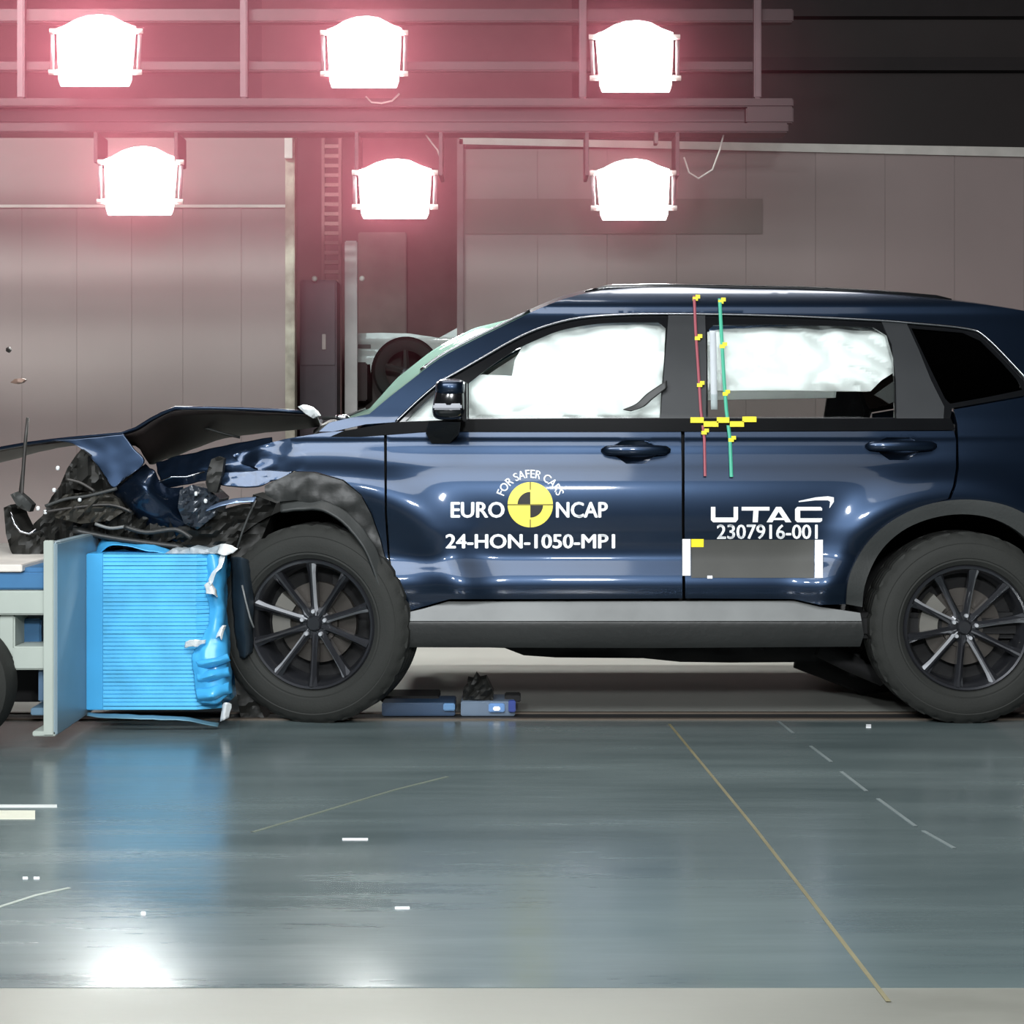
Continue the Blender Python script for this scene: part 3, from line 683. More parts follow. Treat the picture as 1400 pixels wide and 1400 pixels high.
# ---- wheels
def wheel(c, R, rz, rx, spin, nm='wheel', W=.235, detail=True):
    k = R/.37
    X = Matrix.Translation(c) @ Matrix.Rotation(rz, 4, 'Z') @ Matrix.Rotation(rx, 4, 'X') @ Matrix.Scale(k, 4) @ Matrix.Rotation(spin, 4, 'Y')
    rim = MB().lathe([(.150, .06), (.205, .07), (.222, .095), (.222, .04), (.206, .02), (.210, -.05), (.220, -.082), (.229, -.098), (.237, -.100), (.243, -.092), (.243, -.075)], 64, X).build(nm, 'rim', car, angle=35)
    g = []
    tp = [(.240, -.085), (.246, -.101), (.262, -.113), (.268, -.112), (.272, -.1155), (.296, -.1175), (.322, -.115), (.326, -.1125), (.330, -.1135), (.346, -.105), (.358, -.096), (.3655, -.084)]
    n0 = len(tp)
    for y in (-.066, -.028, .012, .050): tp += [(.3695, y-.014), (.370, y), (.370, y+.016), (.362, y+.0175), (.362, y+.0225)]
    tp += [(.3695, .074), (.366, .086), (.350, .104), (.30, .1175), (.25, .108), (.235, .09)]
    def jag(a, j): return -.006 if (j in (n0-1, n0-2) and a % 4 == 0) or (n0 <= j < n0+20 and (a % 6 == 0) and (j-n0) % 5 in (0, 1, 2)) else 0
    MB().lathe(tp, 144, X, jag).build('tyre', 'tyre', rim, angle=30)
    if not detail: return rim
    for i in range(10):
        a = math.radians(36*i); b = MB(); T = X @ Matrix.Rotation(-a, 4, 'Y')
        # ridged spoke: two facets meeting at a bright edge
        rs = [.030, .07, .13, .19, .228]; ys = [-.058, -.066, -.076, -.088, -.097]; wsx = [.016, .0125, .012, .014, .020]
        V = []
        for r, y, wd in zip(rs, ys, wsx):
            V += [T @ Vector((-wd, y+.006, r)), T @ Vector((-wd*.15, y-.006, r)), T @ Vector((wd*.35, y-.006, r)), T @ Vector((wd, y+.008, r)), T @ Vector((wd, y+.034, r)), T @ Vector((-wd, y+.034, r))]
        Fc = []
        for q in range(4):
            for j in range(6): Fc.append([q*6+j, q*6+(j+1) % 6, q*6+6+(j+1) % 6, q*6+6+j])
        o = fixn(obj('spoke', V, Fc, 'rim', rim, False)); o.data.materials.append(M['edge'])
        for pl in o.data.polygons:
            if pl.index % 6 == 2: pl.material_index = 1 if i % 2 == 0 else 0
    MB().lathe([(0, -.072), (.022, -.072), (.028, -.066), (.030, -.060), (.045, -.060), (.060, -.05), (.062, -.02)], 32, X).build('hub_cap', 'rim', rim, angle=30)
    for i in range(5):
        a = math.radians(72*i+18); p = Vector((math.cos(a)*.046, -.058, math.sin(a)*.046))
        b = MB(); b.lathe([(0, -.018), (.007, -.018), (.0085, -.012), (.0085, .004)], 10, X @ Matrix.Translation(p)); b.build('wheel_nut', 'edge', rim, angle=40)
    MB().lathe([(.05, -.03), (.08, -.032), (.082, -.02), (.150, -.02), (.150, .004), (.05, .004)], 48, X).build('brake_disc', 'disc', rim, angle=30)
    b = MB()
    for a in range(150, 215, 10):
        pass
    V = []; Fc = []
    aa = [math.radians(x) for x in range(140, 206, 8)]
    for a in aa:
        for r, y in ((.10, -.045), (.17, -.045), (.175, .02), (.10, .02)): V.append(X @ (Matrix.Rotation(-0, 4, 'Y') @ Vector((r*math.cos(a), y, r*math.sin(a)))))
    for i in range(len(aa)-1):
        for j in range(4): Fc.append([i*4+j, i*4+(j+1) % 4, i*4+4+(j+1) % 4, i*4+4+j])
    Fc += [[0, 1, 2, 3], [len(V)-4+j for j in (3, 2, 1, 0)]]
    fixn(obj('brake_caliper', V, Fc, mat('caliper', (112, 110, 104), .5, .4), rim, False))
    MB().lathe([(.21, .03), (.12, .04), (.04, .045), (0, .045)], 32, X).build('wheel_back', 'dark', rim, True)
    return rim
rc = P(1313, 861, .13); rc.z = .368
wheel(rc, .370, 0, 0, math.radians(8))
fc = P(437, 854, .14); fc.z = .384
wheel(fc, .387, math.radians(-13), math.radians(2), 0)
wheel(Vector((rc.x, WB-.13, .368)), .370, math.pi, 0, 0)
wheel(Vector((-1.0, WB-.13, .368)), .370, math.pi, 0, 0)
# arch liners
def liner(c, R0, parent, a0=-10, a1=190, W=.45, ax=.055):
    V = []; Fc = []; n = 24
    for i in range(n+1):
        a = math.radians(a0+(a1-a0)*i/n)
        for y in (ax, W): V.append(Vector((c.x+R0*math.cos(a), y, c.z+R0*math.sin(a))))
    b = len(V)
    for i in range(n): Fc.append([2*i, 2*i+1, 2*i+3, 2*i+2])
    V.append(Vector((c.x, W, c.z)))
    for i in range(n): Fc.append([2*i+1, b, 2*i+3])
    return fixn(obj('arch_liner', V, Fc, 'dark', parent, True))
liner(rc, .452, car); liner(P(440, 850, .14), .46, car, -5, 150, .5, .10)
# ---- front fender, crumpled
def cfn(px, py):
    y = S(px, py)
    k = max(0, min(1, (420-px)/120))
    f = noise.noise(Vector((px*.022, py*.05, 2)))*.03+abs(noise.noise(Vector((px*.03+py*.02, py*.02, 7))))*.04
    return y+k*f
fend = [(525, 592), (525, 606), (526, 700), (530, 760), (538, 812), (543, 832), (536, 800), (528, 765), (520, 735), (508, 702), (494, 676), (470, 656), (432, 645), (402, 644), (375, 655), (362, 662), (352, 640), (330, 634), (318, 622), (345, 612), (390, 600), (440, 592), (480, 588)]
pat('front_fender', fend, M['paint'], car, fn=cfn, step=6)
sheet('fender_fold', [[(298, 646, .045), (345, 643, .040), (402, 643, .035)], [(298, 654, .037), (345, 652, .032), (390, 652, .030)], [(302, 664, .027), (345, 668, .020), (374, 657, .025)]], M['dkpaint'], car, 20, 10, .004, .006, 12)
sheet('fender_front', [[(212, 632, .25), (250, 622, .2), (300, 611, .16), (372, 598, .14)], [(214, 645, .21), (250, 640, .155), (295, 628, .12), (372, 610, .11)], [(218, 655, .19), (250, 650, .14), (290, 642, .10), (380, 626, .09)], [(220, 668, .19), (252, 664, .14), (300, 656, .10), (385, 648, .09)]], M['dkpaint'], car, 30, 18, .004, .007, 9, seed=2)
MB().tube([P(x, y, .045) for x, y in ((217, 659), (235, 652), (255, 652), (280, 645))], .004, 6).build('torn_edge', 'chrome', car, True)
sheet('bumper_corner', [[(199, 633, .18), (178, 652, .10), (157, 672, .12), (168, 700, .2)], [(212, 645, .08), (198, 668, .02), (185, 690, .05), (200, 722, .12)], [(224, 664, .10), (226, 690, .06), (232, 712, .08), (245, 742, .14)], [(250, 668, .14), (252, 690, .12), (258, 715, .12), (262, 748, .16)]], M['dkpaint'], car, 24, 18, .004, .014, 9, seed=4)
lampm = mat('broken_lens', (120, 130, 140), .12, 0, .6, vary=.5, vscale=30)
chunk('headlamp', [(246, 670), (262, 663), (285, 668), (300, 682), (292, 706), (270, 724), (252, 716), (243, 694)], .05, .3, mat('headlamp_body', (52, 58, 66), .25, .2, .5, bump=.6, bscale=25), car, .04, 12, 6, 3)
for x, y in ((268, 675), (281, 685)): superell('lamp_shard', P(x, y, .01), .007, .006, .009, M['foil'], car, .8, 8, 6)
sheet('fender_edge_strip', [[(281, 699, .02), (310, 690, .01), (348, 686, .02)], [(284, 694, .04), (312, 684, .03), (350, 680, .03)]], mat('lit_strip', (120, 140, 170), .3, .6, 1), car, 16, 4, .004, .004, 12)
chunk('hinge_strut', [(289, 628), (298, 624), (306, 627), (304, 645), (300, 660), (296, 674), (285, 672), (281, 660), (284, 642)], .0, .06, M['debris'], car, .02, 12, 6, 5)
# arch cladding torn
pat('arch_cladding', [(362, 664), (376, 657), (402, 645), (428, 646), (468, 657), (493, 677), (507, 703), (519, 736), (527, 766), (535, 800), (527, 790), (512, 752), (496, 724), (470, 703), (440, 690), (405, 684), (380, 686), (362, 676)], M['plastic'], car, fn=lambda x, y: cfn(x, y)-.018+.012*noise.noise(Vector((x*.05, y*.05, 0))), depth=.05, step=6)
sheet('arch_lip', [[(384, 686, .04), (420, 682, .02), (455, 690, -.01), (490, 716, -.02), (512, 750, -.02), (530, 800, -.02), (548, 856, -.01)], [(384, 700, .0), (420, 696, -.02), (450, 702, -.045), (480, 726, -.05), (503, 762, -.05), (520, 806, -.04), (540, 858, -.03)]], M['clad'], car, 36, 6, .012, .006, 10)
chunk('wheel_liner', [(346, 676), (378, 688), (358, 735), (346, 790), (340, 850), (342, 910), (352, 960), (366, 992), (330, 988), (322, 940), (317, 880), (314, 800), (316, 758), (330, 728)], .16, .45, M['debris'], car, .03, 7, 9, 7)
MB().tube([P(x, y, .08) for x, y in ((349, 684), (340, 705), (331, 728), (324, 752))], .005, 6).build('trim_wire', M['clad'], car, True)
sheet('torn_liner', [[(316, 762, .1), (318, 830, .08), (326, 900, .1)], [(332, 762, .04), (336, 830, .02), (336, 900, .05)], [(344, 770, .1), (348, 835, .08), (346, 890, .1)]], mat('liner_sheet', (36, 46, 54), .4, .1), car, 20, 10, .004, .01, 10, seed=9)
MB().tube([P(x, y, .0) for x, y in ((331, 800), (336, 822), (342, 845), (347, 858))], .004, 6).build('torn_edge', M['garnish'], car, True)
# cowl, wiper and hood
sheet('cowl', [[(428, 596, .16), (450, 580, .16), (480, 574, .2), (505, 570, .22)], [(430, 590, .9), (452, 576, .9), (482, 571, .9), (505, 568, .9)], [(428, 590, 1.7), (450, 578, 1.7), (480, 572, 1.68), (505, 568, 1.66)]], M['plastic'], car, 18, 12, .01, .004)
chunk('hinge_cover', [(407, 556), (415, 553), (425, 556), (432, 562), (436, 568), (428, 572), (418, 566)], .12, .2, M['foil'], car, .02, 14, 5, 8)
MB().tube([P(x, y, .5) for x, y in ((440, 572), (470, 570), (500, 560))], .008, 6).build('wiper', 'plastic', car, True)
superell('cowl_cap', P(468, 571, .14), .028, .02, .012, M['chrome'], car, .7)
hn = [(434, 565, .12), (380, 561, .12), (330, 559, .13), (285, 558, .13), (240, 558, .14), (222, 565, .15), (205, 574, .155), (186, 586, .165), (166, 593, .17), (120, 597, .18), (80, 601, .2), (40, 606, .22), (0, 613, .25), (-70, 626, .3)]
hm = [(438, 580, .92), (380, 586, .9), (330, 592, .88), (295, 600, .82), (262, 612, .72), (240, 620, .66), (222, 627, .6), (205, 632, .55), (188, 606, .5), (120, 604, .5), (80, 609, .6), (40, 618, .65), (0, 629, .7), (-70, 642, .8)]
hf = [(442, 574, 1.7), (380, 574, 1.7), (330, 574, 1.7), (295, 574, 1.7), (262, 573, 1.68), (240, 574, 1.66), (222, 578, 1.65), (205, 584, 1.65), (188, 592, 1.65), (120, 600, 1.65), (80, 605, 1.65), (40, 611, 1.65), (0, 618, 1.65), (-70, 632, 1.65)]
sheet('hood', [hn, hm, hf], M['paint'], car, 39, 12, .003)
sheet('hood_liner', [[(a, b+3.5, c+.006) for a, b, c in hn], [(a, b+3, c-.01) for a, b, c in hm], [(a, b+4, c-.01) for a, b, c in hf]], M['inner'], car, 39, 12, .003, .006, 8)
MB().tube([P(*q) for q in hn], .0075, 8).build('hood_edge', 'paint', car, True)
MB().tube([P(x, y, .4) for x, y in ((268, 582), (290, 588), (310, 594), (328, 598))], .006, 6).build('hood_brace', M['clad'], car, True)
sheet('hood_flap', [[(70, 602, .105), (120, 598, .105), (168, 594, .105)], [(98, 606, .103), (140, 618, .096), (184, 614, .096)], [(118, 620, .095), (150, 642, .083), (198, 633, .087)], [(148, 655, .077), (156, 668, .071), (168, 656, .076)]], M['paint'], car, 22, 18, .003, .004, 8)
# engine bay wreckage
chunk('radiator_support', [(58, 705), (70, 680), (82, 664), (92, 640), (104, 622), (112, 613), (122, 624), (134, 645), (150, 668), (172, 682), (205, 700), (240, 716), (262, 742), (310, 742), (300, 752), (205, 752), (150, 750), (112, 748), (108, 735), (74, 742), (62, 760), (30, 772), (24, 755), (40, 735), (46, 716)], .16, .9, M['debris'], car, .07, 7, 8, 1, .05)
chunk('engine_cover', [(70, 688), (90, 676), (130, 672), (160, 682), (168, 700), (150, 712), (110, 716), (76, 708)], .05, .4, mat('engine_lump', (52, 50, 44), .6, bump=.5, bscale=18), car, .05, 9, 7, 2)
chunk('broken_grille', [(112, 614), (122, 622), (140, 652), (150, 668), (140, 678), (118, 672), (98, 668), (92, 656), (100, 634)], .08, .3, M['debris'], car, .05, 10, 7, 6)
chunk('battery_tray', [(150, 700), (190, 692), (230, 706), (240, 735), (205, 752), (150, 748), (130, 730)], .10, .5, M['debris'], car, .06, 9, 7, 11)
chunk('bumper_foam', [(232, 690), (260, 706), (286, 702), (312, 694), (345, 692), (330, 726), (318, 752), (290, 760), (262, 752), (240, 738)], .13, .5, M['debris'], car, .05, 8, 7, 12)
for pts, r, m in (([(62, 692), (90, 682), (120, 678), (160, 668)], .007, 'clad'), ([(60, 700), (100, 694), (150, 690), (180, 700)], .006, 'steel'), ([(130, 716), (150, 722), (170, 720)], .007, 'garnish'), ([(90, 655), (110, 660), (130, 672)], .006, 'steel'), ([(170, 720), (200, 728), (240, 724), (262, 736)], .01, 'plastic'), ([(100, 725), (150, 735), (200, 742), (250, 748)], .012, 'plastic')):
    MB().tube([P(x, y, .02) for x, y in cr(pts, 4)], r, 6).build('hose', M[m], car, True)
for x, y in ((79, 640), (74, 670), (52, 695), (62, 700), (109, 683)): superell('torn_chip', P(x, y, .02), .008, .006, .009, M['foil'], car, .8, 8, 6)
chunk('bumper_fragment', [(5, 694), (14, 690), (20, 708), (28, 724), (40, 731), (52, 726), (62, 735), (66, 752), (58, 764), (42, 776), (26, 774), (14, 752), (8, 730)], .1, .3, M['debris'], car, .04, 9, 6, 9)
MB().tube([P(x, y, .06) for x, y in ((14, 700), (20, 716), (28, 727), (40, 730), (50, 724))], .006, 6).build('torn_edge', 'chrome', car, True)
MB().tube([P(x, y, .1) for x, y in ((38, 571), (35, 600), (32, 640), (29, 672), (28, 695))], [.006, .007, .007, .01, .014], 8).build('bent_rod', M['steel'], car, True)
chunk('bumper_fragment', [(14, 676), (24, 672), (34, 680), (44, 690), (40, 700), (30, 696), (22, 690)], .08, .14, M['clad'], car, .02, 12, 5, 15)
# ---- lettering and marks
WH, YE = M['white'], M['yellow']
lettering('lettering', 'EURO', 616, 690, 686, 708, WH, car); lettering('lettering', 'NCAP', 760, 831, 686, 708, WH, car)
lettering('lettering', '24-HON-1050-MP1', 609, 841, 730, 750, WH, car)
def disc(cx, cy, r0, r1, a0, a1, n=24):
    V = []; Fc = []
    for i in range(n+1):
        a = math.radians(a0+(a1-a0)*i/n); V += [(cx+r0*math.cos(a), cy-r0*math.sin(a)), (cx+r1*math.cos(a), cy-r1*math.sin(a))]
    for i in range(n): Fc.append([2*i, 2*i+1, 2*i+3, 2*i+2])
    return V, Fc
decal('emblem_disc', *disc(725, 690, .5, 31, 0, 360, 48), YE, car, -.003)
decal('emblem_quadrant', *disc(725, 690, .5, 17.5, 90, 180, 14), M['black'], car, -.0042)
decal('emblem_quadrant', *disc(725, 690, .5, 17.5, 270, 360, 14), M['black'], car, -.0042)
olive = mat('olive_line', (120, 112, 40), .6, vary=0)
decal('emblem_cross', [(694, 689.2), (756, 689.2), (756, 690.8), (694, 690.8), (724.2, 659), (725.8, 659), (725.8, 721), (724.2, 721)], [[0, 1, 2, 3], [4, 5, 6, 7]], olive, car, -.0048)
def arc_text(body, cx, cy, r, h, a0, a1):
    V, Fc = text_shape(body, .016)
    a = min(v.x for v in V); b = max(v.x for v in V); c = min(v.y for v in V); d = max(v.y for v in V)
    out = []
    for v in V:
        an = math.radians(a0+(a1-a0)*(v.x-a)/(b-a)); rr = r+(v.y-c)/(d-c)*h
        out.append((cx+rr*math.cos(an), cy-rr*math.sin(an)))
    decal('lettering', out, Fc, WH, car)
arc_text('FOR SAFER CARS', 725, 692, 38.5, 11.5, 159, 21)
def rects(name, rs, m, off=-.003): decal(name, [q for r in rs for q in ((r[0], r[1]), (r[2], r[1]), (r[2], r[3]), (r[0], r[3]))], [[4*i, 4*i+1, 4*i+2, 4*i+3] for i in range(len(rs))], m, car, off)
def polyd(name, pts, m): decal(name, pts, [list(range(len(pts)))], m, car)
# wide squared logo letters
polyd('logo_letter', [(972, 693), (978, 693), (978, 707.5), (1003, 707.5), (1003, 693), (1009, 693), (1009, 710), (1006, 714), (975, 714), (972, 711)], WH)
polyd('logo_letter', [(1014, 693), (1052, 693), (1052, 698), (1037, 698), (1036, 714), (1029, 714), (1030, 698), (1014, 698)], WH)
decal('logo_letter', [(1061, 693), (1068, 693), (1082, 714), (1074, 714), (1064.5, 699.5), (1056, 714), (1048, 714), (1059, 708), (1071, 708), (1072, 711), (1058, 711)], [[0, 1, 4, 5, 6], [1, 2, 3, 4], [7, 8, 9, 10]], WH, car)
polyd('logo_letter', [(1090, 693), (1122, 693), (1124, 695), (1124, 698), (1094, 698), (1094, 708.5), (1124, 708.5), (1124, 712), (1121, 714), (1090, 714), (1087, 711), (1087, 696)], WH)
decal('logo_swoosh', [(1092, 685), (1092, 686.5), (1115, 680), (1115, 684), (1132, 678.5), (1132, 684), (1140, 680), (1135, 686), (1140, 686), (1134, 695)], [[0, 2, 3, 1], [2, 4, 5, 3], [4, 6, 7, 5], [6, 8, 9, 7]], WH, car)
lettering('lettering', '2307916-001', 980, 1118, 717, 737, WH, car, .020)
pat('marker_panel', [(945, 738), (1113, 738), (1113, 790), (945, 790)], M['grid'], car, off=-.003, depth=.002, step=8)
rects('marker_bar', [(933, 737, 944, 787)], WH, -.004); rects('marker_bar', [(1114, 738, 1125, 790)], WH, -.004)
rects('yellow_tab', [(945, 737, 962, 748)], M['ytape'], -.005); rects('white_dot', [(967, 787, 974, 791)], WH, -.005)
def tape(pts, wd, m, name, off=-.012):
    pl = dens(pts, 6, False); V = []; Fc = []
    for q in pl: V += [P(q.x-wd, q.y, S(q.x, q.y)+off), P(q.x+wd, q.y, S(q.x, q.y)+off), P(q.x-wd, q.y, S(q.x, q.y)+off+.002), P(q.x+wd, q.y, S(q.x, q.y)+off+.002)]
    for i in range(len(pl)-1):
        a = 4*i; Fc += [[a, a+4, a+5, a+1], [a, a+2, a+6, a+4], [a+1, a+5, a+7, a+3]]
    return fixn(obj(name, V, Fc, m, car, True))
tape([(949, 404), (951, 450), (955, 510), (958, 560), (963, 600), (964, 651)], 1.9, M['red'], 'red_marker_strip')
tape([(984, 408), (986, 450), (990, 520), (993, 560), (998, 600), (1000, 652)], 2.4, M['green'], 'green_marker_strip')
for x, y in ((951, 407), (954, 461), (957, 525), (963, 590), (986, 411), (988, 472), (992, 537), (1000, 600)):
    b = MB(); b.box(P(x-4, y+4, S(x, y)-.018), P(x+3, y-1, S(x, y)-.013)); b.box(P(x, y+1, S(x, y)-.019), P(x+6, y-4, S(x, y)-.014))
    b.build('yellow_clip', 'ytape', car)
for x0, x1, y in ((944, 962, 574), (962, 982, 579.5), (980, 997, 574), (998, 1017, 579.5), (1015, 1034, 573)):
    b = MB(); b.box(P(x0, y+4, min(S(x0, y), .080)-.008), P(x1, y-3.5, min(S(x0, y), .080)-.0045)); b.build('yellow_tape_dash', 'ytape', car)

# ------------------------------------------------------------------ barrier trolley
tr = thing('barrier_trolley', (-1.62, .2, 0), 'grey wheeled crash trolley carrying a ribbed bright blue honeycomb block under the car nose', 'crash barrier')
YBF = -.1
xp1 = P(78, 0, -.54).x; xp0 = xp1-.042
MB().box((xp0, -.54, .052), (xp1, 1.2, .732), bev=.004).build('mounting_plate', 'plate', tr)
MB().box((xp0-.005, -.545, .052), (xp0+.030, -.52, .74), bev=.003).build('plate_edge', 'trolley', tr)
MB().box((xp0-.045, -.54, .048), (xp1-.005, -.3, .066), bev=.003).build('plate_foot', 'trolley', tr)
# block: smooth backing strip and ribbed core
sB = (YBF-CAMY)/F
xb0 = xp1; xb1 = P(141, 0, YBF).x; xb2 = P(268, 0, YBF).x; xb3 = P(312, 0, YBF).x; zt, zb = P(0, 757, YBF).z, P(0, 971, YBF).z
MB().box((xb0, YBF+.004, zb), (xb1, .9, zt), bev=.003).build('backing_strip', 'blue2', tr)
V = []; Fc = []; n = 39
for i in range(n):
    z0_ = zb+(zt-zb)*i/n; h = (zt-zb)/n; dy = random.uniform(-.003, .003)
    for zz_, yy in ((z0_, .005), (z0_+h*.1, 0), (z0_+h*.86, 0), (z0_+h*.96, .005)):
        V += [Vector((xb1, YBF+yy+dy, zz_)), Vector((xb2+random.uniform(-.004, .004), YBF+yy+dy+.004, zz_)), Vector((xb3-.03, YBF+yy+dy+.045, zz_))]
V += [Vector((xb1, YBF, zt)), Vector((xb2, YBF, zt)), Vector((xb3-.03, YBF+.045, zt))]
r = len(V)//3
for i in range(r-1):
    for k in range(2): Fc.append([3*i+k, 3*i+k+1, 3*i+3+k+1, 3*i+3+k])
b0 = len(V)
V += [Vector((xb1, .9, zb)), Vector((xb3-.03, .9, zb)), Vector((xb3-.03, .9, zt)), Vector((xb1, .9, zt))]
t3 = 3*(r-1)
Fc += [[t3, t3+1, t3+2, b0+2, b0+3], [0, b0, b0+1, 2, 1], [b0, b0+3, b0+2, b0+1]]
obj('honeycomb_block', V, Fc, 'blue', tr, False)
# crumpled face sheets at the impact end
sheet('crushed_face', [[(276, 757, -.06), (290, 757, -.09), (304, 757, -.05), (309, 757, .1)], [(282, 800, -.08), (294, 800, -.10), (306, 800, -.06), (310, 800, .1)], [(284, 850, -.09), (296, 850, -.11), (308, 850, -.07), (312, 850, .1)], [(266, 890, -.11), (285, 892, -.14), (308, 890, -.10), (313, 890, .1)], [(264, 925, -.12), (288, 930, -.16), (312, 928, -.11), (316, 930, .1)], [(272, 958, -.11), (292, 962, -.15), (314, 950, -.10), (318, 955, .1)]], M['blue2'], tr, 24, 40, .003, .012, 11, seed=1)
for k, (y0, y1) in enumerate(((898, 905), (915, 924), (936, 950))):
    sheet('fold', [[(268, y0+6, -.125), (290, y0+2, -.165), (312, y0-4, -.125)], [(270, y1+4, -.15), (290, y1, -.19), (313, y1-6, -.14)], [(271, y1+9, -.125), (292, y1+6, -.165), (315, y1-1, -.125)]], M['blue2'], tr, 16, 8, .003, .006, 14, seed=k+2)
for k, rows in enumerate(([[(300, 745, -.1), (312, 743, -.12), (325, 750, -.1)], [(298, 756, -.13), (308, 760, -.15), (318, 757, -.12)]],
                          [[(284, 792, -.13), (296, 775, -.13), (303, 758, -.12)], [(288, 800, -.15), (297, 783, -.15), (308, 760, -.14)]],
                          [[(280, 800, -.13), (288, 796, -.14), (294, 806, -.13)], [(283, 812, -.14), (290, 812, -.16), (296, 816, -.14)]],
                          [[(254, 877, -.13), (268, 874, -.15), (282, 875, -.13)], [(253, 884, -.13), (268, 884, -.15), (280, 881, -.13)]],
                          [[(300, 858, -.12), (303, 854, -.13), (308, 854, -.12)], [(297, 874, -.13), (301, 870, -.14), (305, 876, -.13)]],
                          [[(303, 963, -.12), (309, 960, -.14), (316, 963, -.12)], [(302, 986, -.12), (307, 984, -.14), (314, 980, -.12)]])):
    sheet('torn_foil', rows, M['foil'], tr, 12, 6, .002, .008, 22, seed=k+5)
sheet('torn_flap', [[(128, 752, .1), (142, 738, .06), (160, 740, .06), (205, 745, .02), (238, 754, .0)], [(136, 756, .0), (148, 748, -.04), (165, 745, -.06), (205, 753, -.06), (240, 759, -.06)]], M['blue2'], tr, 28, 6, .003, .008, 12, seed=3)
chunk('torn_edge', [(225, 757), (236, 750), (250, 752), (262, 748), (280, 752), (296, 746), (304, 757)], -.09, .05, mat('torn_pink', (150, 160, 166), .5), tr, .02, 12, 5, 4, 0)
sheet('lower_strip', [[(120, 974, -.1), (150, 976, -.12), (200, 978, -.13), (250, 980, -.12), (300, 988, -.08)], [(118, 978, -.14), (150, 982, -.15), (200, 983, -.16), (250, 985, -.15), (298, 993, -.11)]], mat('strip_blue', (96, 134, 150), .35, .4), tr, 24, 4, .003, .004, 10)
# chassis
def tb(px0, px1, py0, py1, Y0, Y1, m, name, bev=.006):
    a = P(px0, py1, Y0); b = P(px1, py0, Y0); MB().box((a.x, Y0, a.z), (b.x, Y1, b.z), bev=bev).build(name, m, tr)
tb(-160, 63, 808, 841, -.50, .9, 'trolley', 'chassis_beam'); tb(17, 63, 884, 916, -.50, -.3, 'trolley', 'chassis_beam')
tb(-2, 20, 841, 900, -.48, -.3, 'trolley', 'chassis_upright')
tb(-160, 62, 783, 806, -.47, .8, 'tblue', 'blue_deck'); tb(-160, 30, 772, 782, -.48, .8, mat('deck_edge', (206, 200, 192), .5), 'deck_edge', .003)
tb(30, 66, 776, 783, -.44, .6, 'tblue', 'blue_deck', .003)
tb(-160, 62, 842, 960, -.1, -.04, 'dark', 'undertray'); tb(52, 63, 912, 960, -.46, -.2, mat('bracket_blue', (70, 96, 120), .5), 'bracket'); tb(42, 64, 968, 978, -.46, -.2, mat('bracket_blue2', (84, 112, 132), .5), 'bracket', .003)
tb(24, 56, 846, 882, -.35, -.2, 'tblue', 'motor_box')
X = Matrix.Translation(P(-72, 941, -.55)); X.translation.z = .232
MB().lathe([(.12, -.06), (.15, -.085), (.20, -.085), (.225, -.065), (.232, -.03), (.232, .06), (.2, .08)], 56, X).build('trolley_wheel', 'tyre', tr, angle=35)
MB().lathe([(0, -.04), (.06, -.05), (.1, -.03), (.125, -.055), (.125, .0)], 40, X).build('trolley_hub', 'trolley', tr, angle=35)

# ------------------------------------------------------------------ things on the floor and in the air
def floor_box(px0, px1, py0, py1, dep, name, m, parent, z=0., bev=.006):
    a = G(px0, py1); b = G(px1, py1); s = (a.y-CAMY)/F; h = (py1-py0)*s
    return MB().box((a.x, a.y, z), (b.x, a.y+dep, h), bev=bev).build(name, m, parent)
g = G(580, 985)
dl = thing('floor_dolly', (g.x, g.y, 0), 'low blue and grey dolly lying on the floor under the car sill', 'dolly')
a = G(525, 978); d0 = .42
def db(px0, px1, py0, py1, Y, dep, m, name):
    p = P(px0, py1, Y); q = P(px1, py0, Y); MB().box((p.x, Y, max(.001, p.z)), (q.x, Y+dep, q.z), bev=.004).build(name, m, dl)
db(522, 622, 961, 979, .22, .2, mat('dolly_blue', (44, 66, 92), .4), 'frame'); db(630, 704, 959, 979.5, .22, .2, mat('dolly_grey', (96, 112, 130), .4), 'plate')
db(668, 690, 962, 974, .205, .02, mat('dolly_lightblue', (100, 140, 190), .4), 'cover'); db(606, 622, 962, 972, .205, .02, mat('dolly_lightblue2', (90, 130, 170), .4), 'cover')
db(674, 684, 966, 972, .20, .006, 'white', 'sticker'); db(695, 705, 958, 974, .20, .03, mat('dolly_end', (40, 60, 130), .4), 'end_cap')
db(520, 600, 952, 960, .34, .2, 'dark', 'upper_tray'); db(690, 712, 951, 960, .28, .1, 'dark', 'upper_tray')
for px in (540, 590, 640, 690):
    p = P(px, 978, .30); MB().lathe([(0, -.02), (.018, -.02), (.018, .02), (0, .02)], 14, Matrix.Translation((p.x, .30, .019))).build('wheel', 'dark', dl, angle=40)
cl = chunk('crumpled_debris', [(632, 958), (633, 945), (640, 938), (639, 930), (646, 932), (651, 923), (656, 930), (665, 928), (670, 938), (675, 948), (674, 959)], .26, .38, M['debris'], None, .04, 14, 4, 21)
tag(cl, 'torn black lump of car debris lying on the blue dolly', 'debris')
pc = chunk('flying_fragment', [(14, 523), (20, 518), (30, 517), (34, 519), (30, 523), (22, 525)], 1.2, 1.24, mat('fragment_brown', (128, 104, 92), .5), None, .01, 14, 3, 22); tag(pc, 'light brown broken fragment flying in mid air before the pale left panel', 'fragment')
pc = chunk('flying_fragment', [(8, 476), (12, 474), (14, 478), (11, 482), (8, 480)], 1.3, 1.33, mat('fragment_dark', (40, 34, 32), .5), None, .01, 14, 3, 23); tag(pc, 'tiny dark speck of debris in the air above the brown fragment', 'fragment')
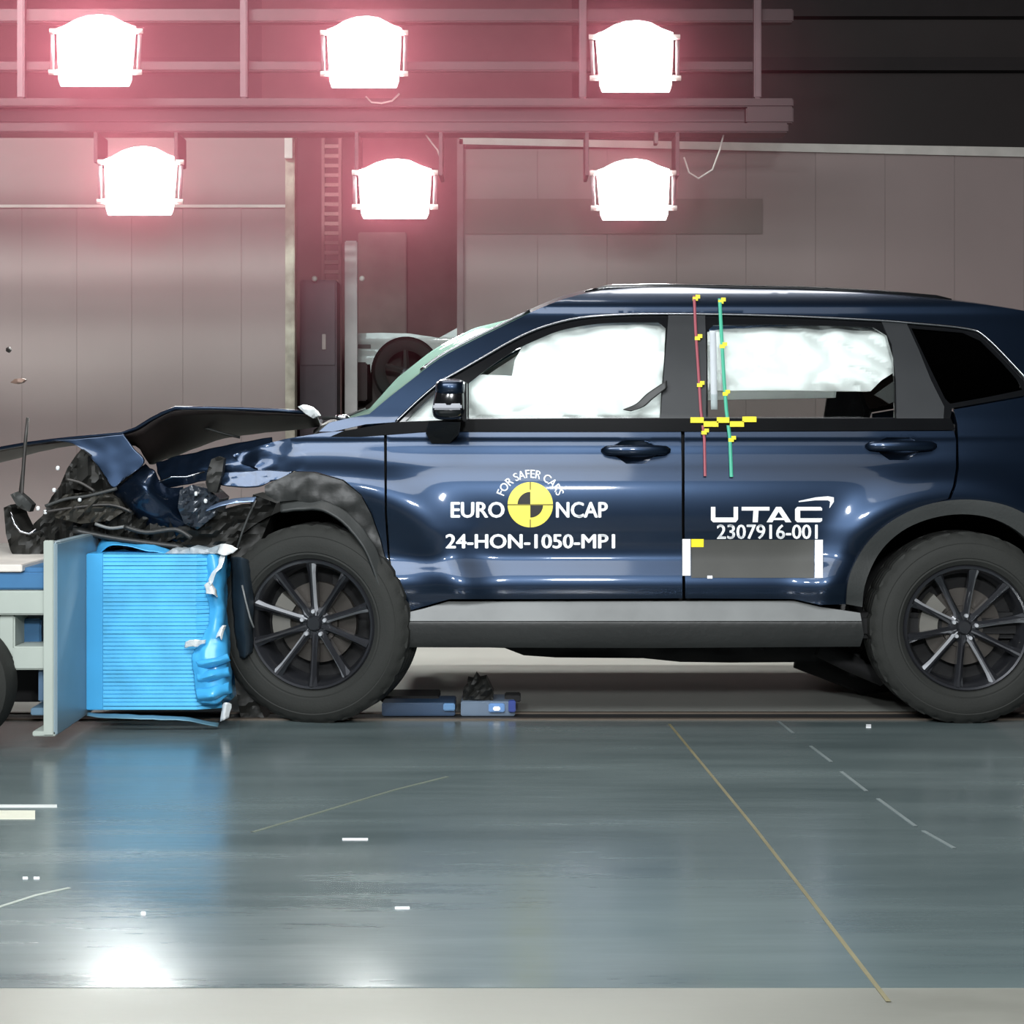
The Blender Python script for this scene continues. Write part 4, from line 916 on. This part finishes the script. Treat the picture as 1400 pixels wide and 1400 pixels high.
def tapebit(px0, px1, py0, py1, m, label, name='tape_piece', cat='tape'):
    V = [G(px0, py1), G(px1, py1), G(px1, py0), G(px0, py0)]; V = V+[v+Vector((0, 0, .0025)) for v in V]
    o = fixn(obj(name, V, [[0, 1, 2, 3], [4, 5, 6, 7], [0, 1, 5, 4], [1, 2, 6, 5], [2, 3, 7, 6], [3, 0, 4, 7]], m, None, False)); return tag(o, label, cat)
tapebit(-40, 78, 1101, 1104, M['line2'], 'longer thin white tape strip on the coated floor at the left edge')
tapebit(-40, 48, 1109, 1120, mat('tape_cream', (206, 206, 188), .5), 'shorter wide cream tape strip on the floor at the left edge')
chips = [((1184, 1191, 991, 995), 'white chip on the floor in front of the rear wheel'), ((193, 199, 1248, 1251), 'white chip on the floor below the blue barrier reflection'),
         ((468, 503, 1147, 1148.5), 'thin white sliver on the floor in front of the front wheel'), ((540, 560, 1241, 1243), 'short white sliver on the floor nearest the middle of the lane'),
         ((31, 38, 1200, 1202), 'small white chip on the floor at the far left, nearer the frame edge'), ((46, 54, 1200, 1202), 'small white chip on the floor at the far left, second from the frame edge')]
for (x0, x1, y0, y1), lab in chips: tapebit(x0, x1, y0, y1, M['white'], lab, 'floor_chip', 'chip')

# ------------------------------------------------------------------ added volume imitating lens glow round the floodlights
hz = MB().box((-5.6, 2.6, 1.2), (2.5, 5.4, 4.9)).build('glow_haze', M['dark'])
tag(hz, 'thin reddish volume added to imitate lens glow round the six lit floodlights', 'glow_haze', None, 'stuff')
m = bpy.data.materials.new('glow_haze'); m.use_nodes = True; nt = m.node_tree; nt.nodes.clear()
o = nt.nodes.new('ShaderNodeOutputMaterial'); v = nt.nodes.new('ShaderNodeVolumeScatter'); v.inputs['Color'].default_value = (1, .24, .33, 1); v.inputs['Anisotropy'].default_value = .0
tc = nt.nodes.new('ShaderNodeTexCoord'); mp = nt.nodes.new('ShaderNodeMapping'); mp.vector_type = 'POINT'
mp.inputs['Location'].default_value = (-1, -1, -1); mp.inputs['Scale'].default_value = (2, 2, 2)
ln = nt.nodes.new('ShaderNodeVectorMath'); ln.operation = 'LENGTH'; mr = nt.nodes.new('ShaderNodeMapRange'); mr.interpolation_type = 'SMOOTHSTEP'
mr.inputs['From Min'].default_value = 1; mr.inputs['From Max'].default_value = .35; mr.inputs['To Max'].default_value = .14
nt.links.new(tc.outputs['Generated'], mp.inputs[0]); nt.links.new(mp.outputs[0], ln.inputs[0]); nt.links.new(ln.outputs['Value'], mr.inputs['Value']); nt.links.new(mr.outputs[0], v.inputs['Density'])
nt.links.new(v.outputs[0], o.inputs['Volume']); hz.data.materials[0] = m
